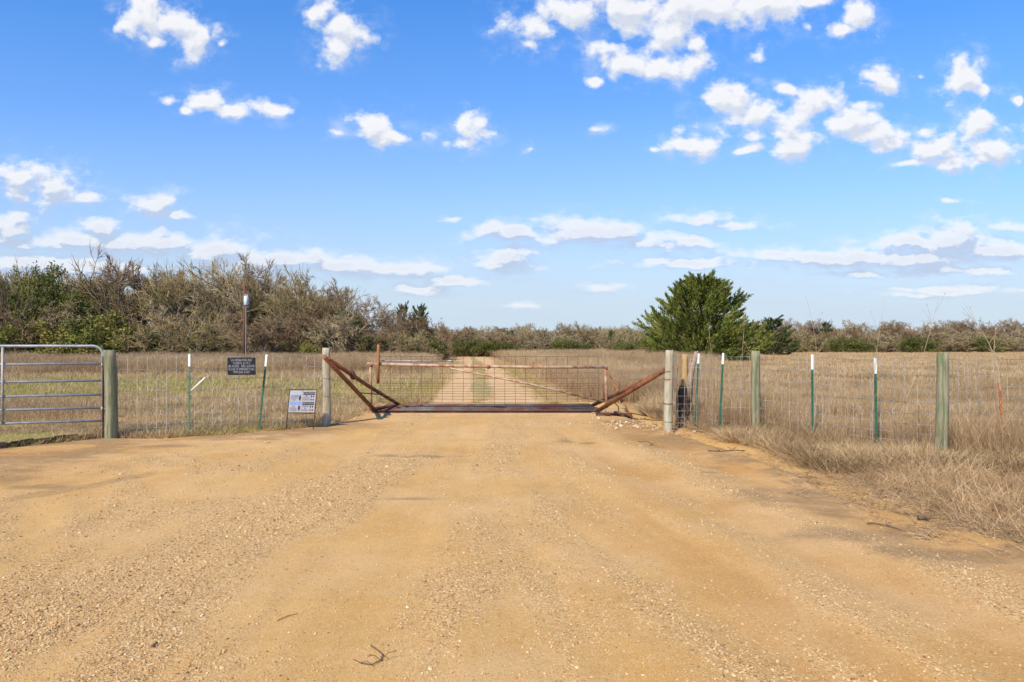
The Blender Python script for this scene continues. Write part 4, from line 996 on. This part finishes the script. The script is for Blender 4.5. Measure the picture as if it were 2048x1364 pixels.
stalk(1468, 850, 1490, 610, 12.4, 'thin stalk rising before the big cedar right of the second right-hand green post', .03, .005)

# ------------------------------------------------------------------ trees
def nrm(a): return a/(np.linalg.norm(a, axis=-1, keepdims=True)+1e-9)
def polyline(start, dir_, L_, k, wob, trop, rng):
    pts = [start]; d_ = dir_.copy()
    for i in range(k):
        d_ = nrm(d_+rng.normal(0, wob, d_.shape)+np.array([0, 0, 1.0])*trop)
        pts.append(pts[-1]+d_*(L_/k)[:, None])
    return np.stack(pts, 1)
def tubes3(PL, r0, r1, n=3):
    """polylines (N,k+1,3) -> prism mesh"""
    N, K, _ = PL.shape; T = nrm(np.gradient(PL, axis=1)); ref = np.where(np.abs(T[..., 2:3]) < .9, np.array([0, 0, 1.0]), np.array([1.0, 0, 0]))
    A = nrm(np.cross(T, ref)); B = np.cross(T, A); t = np.linspace(0, 1, K)[None]; rr_ = r0[:, None]*(1-t)+r1[:, None]*t
    ang = np.arange(n)*2*np.pi/n
    V = PL[:, :, None]+(A[:, :, None]*np.cos(ang)[:, None]+B[:, :, None]*np.sin(ang)[:, None])*rr_[..., None, None]
    base = np.arange(N)[:, None, None]*K*n+np.arange(K-1)[None, :, None]*n; k_ = np.arange(n)[None, None]; k2 = (k_+1) % n
    q = np.stack(np.broadcast_arrays(base+k_, base+k2, base+n+k2, base+n+k_), -1).reshape(-1, 4)
    return V.reshape(-1, 3), q
def children(PL, L_, R0, nper, frac, ang, ratio, rng, tmin=.3, k=4, wob=.15, trop=.05, rr_=.55):
    N, K, _ = PL.shape; idx_ = np.repeat(np.arange(N), nper); M = len(idx_)
    t = rng.uniform(tmin, 1.0, M); s_ = t*(K-1); i0 = np.minimum(s_.astype(int), K-2); f = (s_-i0)[:, None]
    st = PL[idx_, i0]*(1-f)+PL[idx_, i0+1]*f; T = nrm(PL[idx_, i0+1]-PL[idx_, i0])
    pr = nrm(np.cross(T, rng.normal(size=T.shape))); a = (ang*rng.uniform(.6, 1.3, M))[:, None]
    D_ = nrm(T*np.cos(a)+pr*np.sin(a)); ln = L_[idx_]*ratio*rng.uniform(.55, 1.15, M)*(1.15-.45*t)
    r_ = np.maximum(R0[idx_]*(1-t*.6)*rr_, .004)
    return polyline(st, D_, ln, k, wob, trop, rng), ln, r_
def make_tree(seed, H, spread, nst, n1, n2, n3, n4, trop=.05, twig=.008, leaf=None, droop=False, low=.25, trunk_r=None, l0=.62, r1=.72, leafn=5, leafs=.1, shell=.3, wobk=1.0):
    rng = np.random.default_rng(seed); tr_r = trunk_r or H*.022
    a = rng.random(nst)*6.28; lean = spread*rng.uniform(.3, 1, nst)*(.25 if nst == 1 else .7)
    d0 = nrm(np.stack([np.cos(a)*lean, np.sin(a)*lean, np.ones(nst)], -1)); L0 = H*l0*rng.uniform(.75, 1.1, nst)
    p0 = polyline(np.stack([np.cos(a)*.15*(nst > 1), np.sin(a)*.15*(nst > 1), np.full(nst, -.2)], -1), d0, L0, 6, .14*wobk, .03, rng)
    R0 = np.full(nst, tr_r/math.sqrt(nst)*1.2)
    p1, L1, R1 = children(p0, L0, R0, n1, .5, 0.95*spread+.2, r1, rng, low, 6, .20*wobk, trop, .6)
    p2, L2, R2 = children(p1, L1, R1, n2, .5, .75, .62, rng, .25, 5, .2, trop, .6)
    p3, L3, R3 = children(p2, L2, R2, n3, .5, .62, .66, rng, .2, 3, .16, trop if not droop else -.12, .6)
    p4, L4, R4 = children(p3, L3, R3, n4, .5, .55, .72, rng, .15, 2, .16, trop if not droop else -.3, .6)
    def cat(parts):
        V = []; Q = []; o_ = 0
        for v_, q_q in parts: V.append(v_); Q.append(q_q+o_); o_ += len(v_)
        return np.concatenate(V), np.concatenate(Q)
    tk = cat([tubes3(p0, R0, R0*.45, 7), tubes3(p1, R1, R1*.35, 5)])
    cr_parts = [tubes3(p2, np.maximum(R2, twig*1.5), np.full(len(R2), twig), 3), tubes3(p3, np.full(len(R3), twig*1.15), np.full(len(R3), twig*.6), 3), tubes3(p4, np.full(len(R4), twig*.75), np.full(len(R4), twig*.4), 3)]
    zmax = max(np.percentile(p4[..., 2], 97), 1e-3); sc = H/zmax
    lf_ = None
    if leaf:
        src = p4.reshape(-1, 3); src = src[rng.integers(0, len(src), int(len(p4)*leafn))]+rng.normal(0, leafs*1.1, (int(len(p4)*leafn), 3))
        dd = nrm(rng.normal(size=src.shape)+np.array([0, 0, .6])); lf_ = ribbon_batch(src*sc, dd, rng.uniform(.7, 1.4, len(src))*leafs, rng.uniform(.4, .8, len(src))*leafs, np.zeros_like(src), 1, rng, False)
    return (tk[0]*sc, tk[1]), tuple((lambda c_: (c_[0]*sc, c_[1]))(cat(cr_parts))), lf_
M_BARK = mottled('grey_bark', (.21, .17, .13), (.13, .10, .08), 3, .95, bumpd=0)
M_BARKL = mottled('pale_bark', (.42, .37, .30), (.28, .24, .19), 3, .95, bumpd=0)
M_TWIG = plantmat('grey_tan_twigs', (.44, .325, .165), (.20, .145, .075), (.34, .28, .12), 0, .95, .12)
M_TWIGB = plantmat('brown_twigs', (.37, .25, .14), (.17, .115, .065), (.30, .21, .11), 0, .95, .12)
M_TWIGP = plantmat('pale_twigs', (.54, .42, .25), (.24, .185, .105), (.38, .30, .165), 0, .95, .12)
M_LEAFD = plantmat('dark_evergreen_leaves', (.14, .16, .035), (.075, .09, .022), (.17, .17, .04), .15, .7, .4)
M_LEAFY = plantmat('yellow_green_leaves', (.26, .25, .05), (.15, .17, .035), (.32, .26, .07), .2, .7, .5)
M_CEDAR = plantmat('cedar_foliage', (.24, .27, .05), (.08, .11, .022), (.25, .25, .05), .2, .7, .9)
M_CEDARD = plantmat('dark_cedar_foliage', (.07, .105, .03), (.04, .06, .02), (.09, .11, .03), .15, .7, .7)
def tree_thing(name, parts, mats):
    root = bpy.data.objects.new(name, None); root.empty_display_size = .5
    (tv, tq), (cv, cq), lf_ = parts
    bts = [('trunk', tv, tq, mats[0], None)]
    if lf_ is None: bts.append(('crown', cv, cq, mats[1], None))
    else:
        V = np.concatenate([cv, lf_[0]]); Q = np.concatenate([cq, lf_[1]+len(cv)]); bts.append(('crown', V, Q, [mats[1], mats[2]], np.r_[np.zeros(len(cq), np.int32), np.ones(len(lf_[1]), np.int32)]))
    ch = []
    for nm, V, Q, m_, fm in bts: ch.append(mesh_from(nm, V, Q, m_, None, link=False, fmat=fm))
    return root, ch
KINDS = {}
def kind(key, name, cat, variants): KINDS[key] = (name, cat, variants)
def cedar_parts(seed, H, W_, ntuft, nq, leafs):
    rng = np.random.default_rng(seed)
    t = rng.random(ntuft)**1.25; prof = np.interp(t, [0, .06, .2, .4, .6, .8, .93, 1], [.78, .92, .97, .88, .72, .5, .3, .08])
    a = rng.random(ntuft)*6.28; lump = 1+.20*np.sin(3*a+t*9+seed)+.13*np.sin(5*a-t*14)+rng.normal(0, .17, ntuft)
    rr_ = W_*prof*lump*np.sqrt(rng.uniform(.12, 1, ntuft)); c_ = np.stack([rr_*np.cos(a), rr_*np.sin(a), t*H*.9], -1)
    out = np.stack([np.cos(a), np.sin(a), np.full(ntuft, .95)], -1); out = nrm(out+rng.normal(0, .3, out.shape)); Lt = H*.17*rng.uniform(.6, 1.4, ntuft)*(1.1-.35*t)
    idx_ = np.repeat(np.arange(ntuft), nq); s_ = rng.random(len(idx_)); spread = (.20*(1-s_)+.02)*Lt[idx_]
    p_ = c_[idx_]+out[idx_]*(Lt[idx_]*s_)[:, None]+rng.normal(size=(len(idx_), 3))*spread[:, None]*.62
    p_[:, 2] = np.maximum(p_[:, 2], .02)
    d_ = nrm(out[idx_]+rng.normal(0, .32, p_.shape)); lf_ = ribbon_batch(p_, d_, rng.uniform(.7, 1.5, len(p_))*leafs, rng.uniform(.28, .5, len(p_))*leafs, np.zeros_like(p_), 1, rng)
    base = np.stack([np.zeros(ntuft), np.zeros(ntuft), np.clip(c_[:, 2]-rr_*.55, .2, H*.8)], -1)
    limb = np.stack([base, (base+c_)/2+np.array([0, 0, -.05]), c_, c_+out*Lt[:, None]*.5], 1)
    cv = tubes3(limb, np.full(ntuft, .035), np.full(ntuft, .008), 3)
    tk = tubes3(np.array([[[0, 0, -.2], [.05, .02, H*.3], [0, 0, H*.6], [.03, 0, H*.92]]]), np.array([H*.026]), np.array([.02]), 8)
    return tk, cv, lf_
T_ = make_tree
kind('bare', 'bare_tree', 'tree', [tree_thing('bare_tree', T_(s, 8, .85, ns, 8, 6, 6, 7, .05, .016, low=.25, l0=.42, r1=1.05), (M_BARK, m_)) for s, ns, m_ in ((101, 1, M_TWIG), (102, 2, M_TWIG), (103, 3, M_TWIGB), (104, 2, M_TWIGP), (105, 3, M_TWIG))])
kind('open', 'bare_oak', 'tree', [tree_thing('bare_oak', T_(111, 9, .95, 2, 6, 5, 5, 5, .10, .02, low=.35, trunk_r=.24, wobk=1.5), (M_BARK, M_TWIGB)), tree_thing('bare_oak', T_(112, 9, .9, 2, 6, 5, 5, 5, .10, .02, low=.35, trunk_r=.22, wobk=1.5), (M_BARK, M_TWIG))])
kind('scrub', 'bare_scrub', 'shrub', [tree_thing('bare_scrub', T_(s, 4, 1.0, 7, 6, 5, 5, 5, .04, .016, low=.1), (M_BARKL, m_)) for s, m_ in ((121, M_TWIG), (122, M_TWIGP), (123, M_TWIGB))])
kind('vine', 'vine_covered_tree', 'tree', [tree_thing('vine_covered_tree', T_(s, 5.5, .7, 3, 7, 6, 6, 6, .03, .016, droop=True, low=.15), (M_BARK, M_TWIGB)) for s in (131, 132)])
kind('oak', 'live_oak', 'tree', [tree_thing('live_oak', T_(s, 8, .85, 2, 7, 6, 5, 3, .05, .012, leaf=True, leafn=6, leafs=.17), (M_BARK, M_TWIG, M_LEAFD)) for s in (141, 142)])
kind('shrub', 'evergreen_shrub', 'shrub', [tree_thing('evergreen_shrub', T_(s, 3, 1.0, 6, 5, 5, 4, 2, .04, .01, leaf=True, leafn=7, leafs=.13, low=.1), (M_BARK, M_TWIG, m_)) for s, m_ in ((151, M_LEAFD), (152, M_LEAFY), (153, M_LEAFY))])
kind('juniper', 'juniper', 'tree', [tree_thing('juniper', cedar_parts(s, 5, 1.5, 150, 55, .22), (M_BARK, M_TWIGB, M_CEDARD)) for s in (161, 162)])
_used = {}
def put(key, x, y, h, label, group=None, w=1.0, var=None, rot=None, zoff=0):
    name, cat, vs = KINDS[key]; i = (var if var is not None else random.randrange(len(vs))); root, ch = vs[i]
    r_ = root.copy(); COL.objects.link(r_)
    base_h = {'bare': 8, 'open': 9, 'scrub': 4, 'vine': 5.5, 'oak': 8, 'shrub': 3, 'juniper': 5}[key]
    s_ = h/base_h; r_.location = (x, y, zoff); r_.scale = (s_*w, s_*w, s_); r_.rotation_euler = (0, 0, rot if rot is not None else random.uniform(0, 6.28))
    for c in ch: cc = c.copy(); COL.objects.link(cc); cc.parent = r_
    tag(r_, label, cat, group); return r_
def putpx(key, px, top, d, label, group=None, **k): # by silhouette: column px, top row, distance
    return put(key, (px-1024)/F*d, d, CAMZ+(HZ-top)/F*d, label, group, **k)
random.seed(21)
bigc = empty('cedar_tree', (16.55, 60, 0), 'large bushy bright green cedar tree standing alone behind the right wooden post', 'tree')
tkp, cvp, lfp = cedar_parts(77, 7.9, 4.3, 680, 100, .23)
mesh_from('trunk', tkp[0], tkp[1], M_BARK, bigc); V = np.concatenate([cvp[0], lfp[0]]); Q = np.concatenate([cvp[1], lfp[1]+len(cvp[0])])
mesh_from('crown', V, Q, [M_TWIGB, M_CEDAR], bigc, fmat=np.r_[np.zeros(len(cvp[1]), np.int32), np.ones(len(lfp[1]), np.int32)])
tag(putpx('juniper', 1548, 632, 95, 'dark green conical juniper with pointed tip right of the big cedar', w=1.25, var=0), None)
putpx('juniper', 1653, 641, 150, 'slim dark juniper poking above the scrub between the third and fourth wooden posts', w=.6, var=1)
# left thicket, skyline given in photo pixels
sky_px = [-120, -40, 0, 60, 130, 190, 240, 290, 340, 390, 440, 490, 540, 590, 640, 670]
sky_y = [560, 552, 545, 566, 552, 575, 568, 535, 556, 552, 550, 538, 552, 560, 582, 612]
def top(px): return float(np.interp(px, sky_px, sky_y))
def land(px):
    if px < 205: return 'behind the tube gate'
    if px < 380: return 'behind the leftmost fence bay'
    if px < 480: return 'left of the utility pole'
    if px < 560: return 'right of the utility pole'
    return 'behind the caution sign'
# named individuals
putpx('open', 285, 527, 66, 'tall bare oak with twisting open limbs against the sky in the left thicket', var=0, w=.85, rot=1.0)
putpx('open', 375, 548, 68, 'bare crooked oak of open dark limbs left of the utility pole', var=1, w=.9, rot=2.0)
putpx('bare', 482, 530, 72, 'tallest fan-shaped bare tree right behind the utility pole', var=3, w=.9, rot=.4)
putpx('oak', 118, 546, 68, 'dark live oak with a tufted top rising behind the galvanized tube gate', var=0, w=.75)
putpx('oak', 45, 574, 66, 'broad dark green live oak at the far left edge of the thicket', var=1, w=1.0)
putpx('bare', 2, 522, 60, 'thin grey bare tree cut by the left edge of the picture', var=0, w=.4)
putpx('bare', 640, 590, 70, 'spreading bare tree at the right end of the left thicket', var=2, w=.9)
for px, tp in ((-35, 560), (88, 580), (158, 572), (20, 600)):
    putpx('oak', px, tp, random.uniform(64, 67), 'dark green live oak among the evergreens at the far left', 'live oaks at the far left', w=.95)
for i, px in enumerate(range(-110, 660, 44)):
    l_ = 'bare grey-brown tree in the thicket '+land(px)
    putpx('bare', px+random.uniform(-12, 12), top(px)+random.uniform(-4, 12), random.uniform(70, 77), l_, 'bare trees '+land(px), w=random.uniform(.72, .9))
for i, px in enumerate(range(-130, 660, 52)):
    l_ = 'dense bare tree in the rear of the thicket '+land(px)
    putpx('bare', px+random.uniform(-14, 14), top(px)+random.uniform(8, 22), random.uniform(80, 88), l_, 'rear bare trees '+land(px), w=random.uniform(.85, 1.05))
for i, px in enumerate(range(-120, 680, 22)):
    l_ = 'low tangled bare shrub at the thicket foot '+land(px)
    putpx('scrub', px+random.uniform(-10, 10), random.uniform(620, 676), random.uniform(59.5, 68), l_, 'bare shrubs '+land(px), w=random.uniform(1.0, 1.3))
for i, px in enumerate(list(range(-100, 190, 36))+[200, 232, 335, 610]):
    l_ = 'low green leafy shrub at the thicket foot '+land(px)
    putpx('shrub', px+random.uniform(-8, 8), random.uniform(664, 690) if px > 200 else random.uniform(640, 680), random.uniform(60, 64), l_, 'green shrubs '+land(px), w=random.uniform(1.0, 1.4))
putpx('juniper', 690, 622, 66, 'dark green juniper standing behind the grey wooden post left of the gate', w=1.1, var=0)
putpx('juniper', 838, 606, 74, 'dark juniper tip rising at the right end of the vine-covered trees', w=.6, var=1)
putpx('juniper', 808, 604, 72, 'dark juniper tuft above the vine-covered trees behind the gate', w=.5, var=0)
for px, tp, d in ((742, 604, 70), (775, 628, 72), (812, 622, 70), (845, 640, 73), (720, 640, 68)):
    putpx('vine', px, tp, d, 'brown vine-draped tree above the left end of the rusty gate', 'vine-draped trees above the gate', w=random.uniform(.8, 1.0))
for px, tp in ((668, 655), (700, 660), (735, 662), (765, 668), (795, 672), (830, 668), (858, 672)):
    putpx('scrub', px, tp, random.uniform(62, 66), 'low bare shrub in front of the vine-draped trees', 'bare shrubs before the vine-draped trees', w=1.3)
for px, tp in ((676, 684), (752, 680), (860, 682)):
    putpx('shrub', px, tp, random.uniform(62, 65), 'low dark green shrub below the vine-draped trees', 'green shrubs below the vine-draped trees', w=1.2, var=0)
putpx('vine', 883, 650, 82, 'narrow dead snag wrapped in vines right of the vine-draped trees', w=.5)
putpx('bare', 1062, 652, 100, 'slender white-stemmed bare tree above the right rut of the track', w=.7, var=3)
# centre scrub
random.seed(33)
for i, px in enumerate(range(850, 1300, 22)):
    z_ = 'behind the gate left of the track end' if px < 1000 else 'between the track end and the big cedar'
    putpx('scrub', px+random.uniform(-8, 8), random.uniform(662, 674), random.uniform(98, 108), 'rounded grey bare scrub tree '+z_, 'grey scrub '+z_, w=random.uniform(1.2, 1.6))
    putpx('bare', px+random.uniform(-10, 10), random.uniform(652, 667), random.uniform(122, 140), 'low far bare tree '+z_, 'far bare trees '+z_, w=random.uniform(1.0, 1.35))
for px in (912, 955, 1010, 1120, 1172, 1240):
    z_ = 'behind the gate left of the track end' if px < 1000 else 'between the track end and the big cedar'
    putpx('shrub', px, random.uniform(680, 690), random.uniform(92, 98), 'dark green shrub among grey scrub '+z_, 'green shrubs '+z_, w=1.4, var=0)
for px in (948, 978, 1020, 1042, 1088, 1145, 1224):
    putpx('juniper', px, random.uniform(656, 664), random.uniform(110, 130), 'small dark juniper tip on the far centre skyline', 'far junipers on the centre skyline', w=.7)
# right tree line
for i, px in enumerate(range(1470, 2130, 21)):
    z_ = 'left of the last wooden post' if px < 1860 else 'at the right edge'
    putpx('bare', px+random.uniform(-8, 8), random.uniform(644, 660), random.uniform(150, 165), 'bare brown tree in the far tree line '+z_, 'far bare trees '+z_, w=random.uniform(.95, 1.25), var=random.choice((0, 2, 3, 2)))
    putpx('scrub', px+random.uniform(-10, 10), random.uniform(664, 682), random.uniform(138, 148), 'low bare scrub in front of the far tree line '+z_, 'far scrub '+z_, w=random.uniform(1.5, 2.1))
for px in (1690, 1718, 1830, 1960):
    z_ = 'left of the last wooden post' if px < 1860 else 'at the right edge'
    putpx('shrub', px, random.uniform(678, 688), random.uniform(130, 137), 'green shrub at the foot of the far tree line '+z_, 'far green shrubs '+z_, w=1.6, var=0)
# distant wood behind everything, one mass
rg = np.random.default_rng(5); n = 240
x = np.linspace(-175, 215, n)+rg.normal(0, 1.2, n); y = rg.uniform(172, 205, n)
pr = []
for r_, ch in KINDS['bare'][2][1:4]:
    tv = ch[0].data; o = ch[1]; pr.append(o.copy())
scatter('distant_woods', z3(x, y), np.stack([np.zeros(n), np.zeros(n), rg.random(n)*6.28], -1), np.stack([rg.uniform(.8, 1.1, n)]*2+[rg.uniform(.58, .76, n)], -1), pr, rg)

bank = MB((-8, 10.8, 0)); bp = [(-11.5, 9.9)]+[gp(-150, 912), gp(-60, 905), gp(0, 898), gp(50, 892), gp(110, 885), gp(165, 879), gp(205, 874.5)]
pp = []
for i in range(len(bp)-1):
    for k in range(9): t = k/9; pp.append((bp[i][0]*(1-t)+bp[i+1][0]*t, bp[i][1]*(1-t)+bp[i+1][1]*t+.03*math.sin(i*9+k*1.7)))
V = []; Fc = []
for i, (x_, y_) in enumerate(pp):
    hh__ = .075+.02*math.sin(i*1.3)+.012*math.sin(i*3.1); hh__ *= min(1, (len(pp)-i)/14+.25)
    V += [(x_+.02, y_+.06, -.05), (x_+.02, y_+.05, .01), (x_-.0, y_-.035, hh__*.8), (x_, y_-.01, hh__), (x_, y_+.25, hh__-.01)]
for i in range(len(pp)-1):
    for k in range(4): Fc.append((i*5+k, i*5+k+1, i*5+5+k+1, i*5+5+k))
bank.add(V, Fc); tag(bank.build('turf_bank', mottled('dark_bank', (.07, .045, .028), (.13, .085, .05), 6, .95)), kind='structure')  # dark overhanging lip following the left turf edge
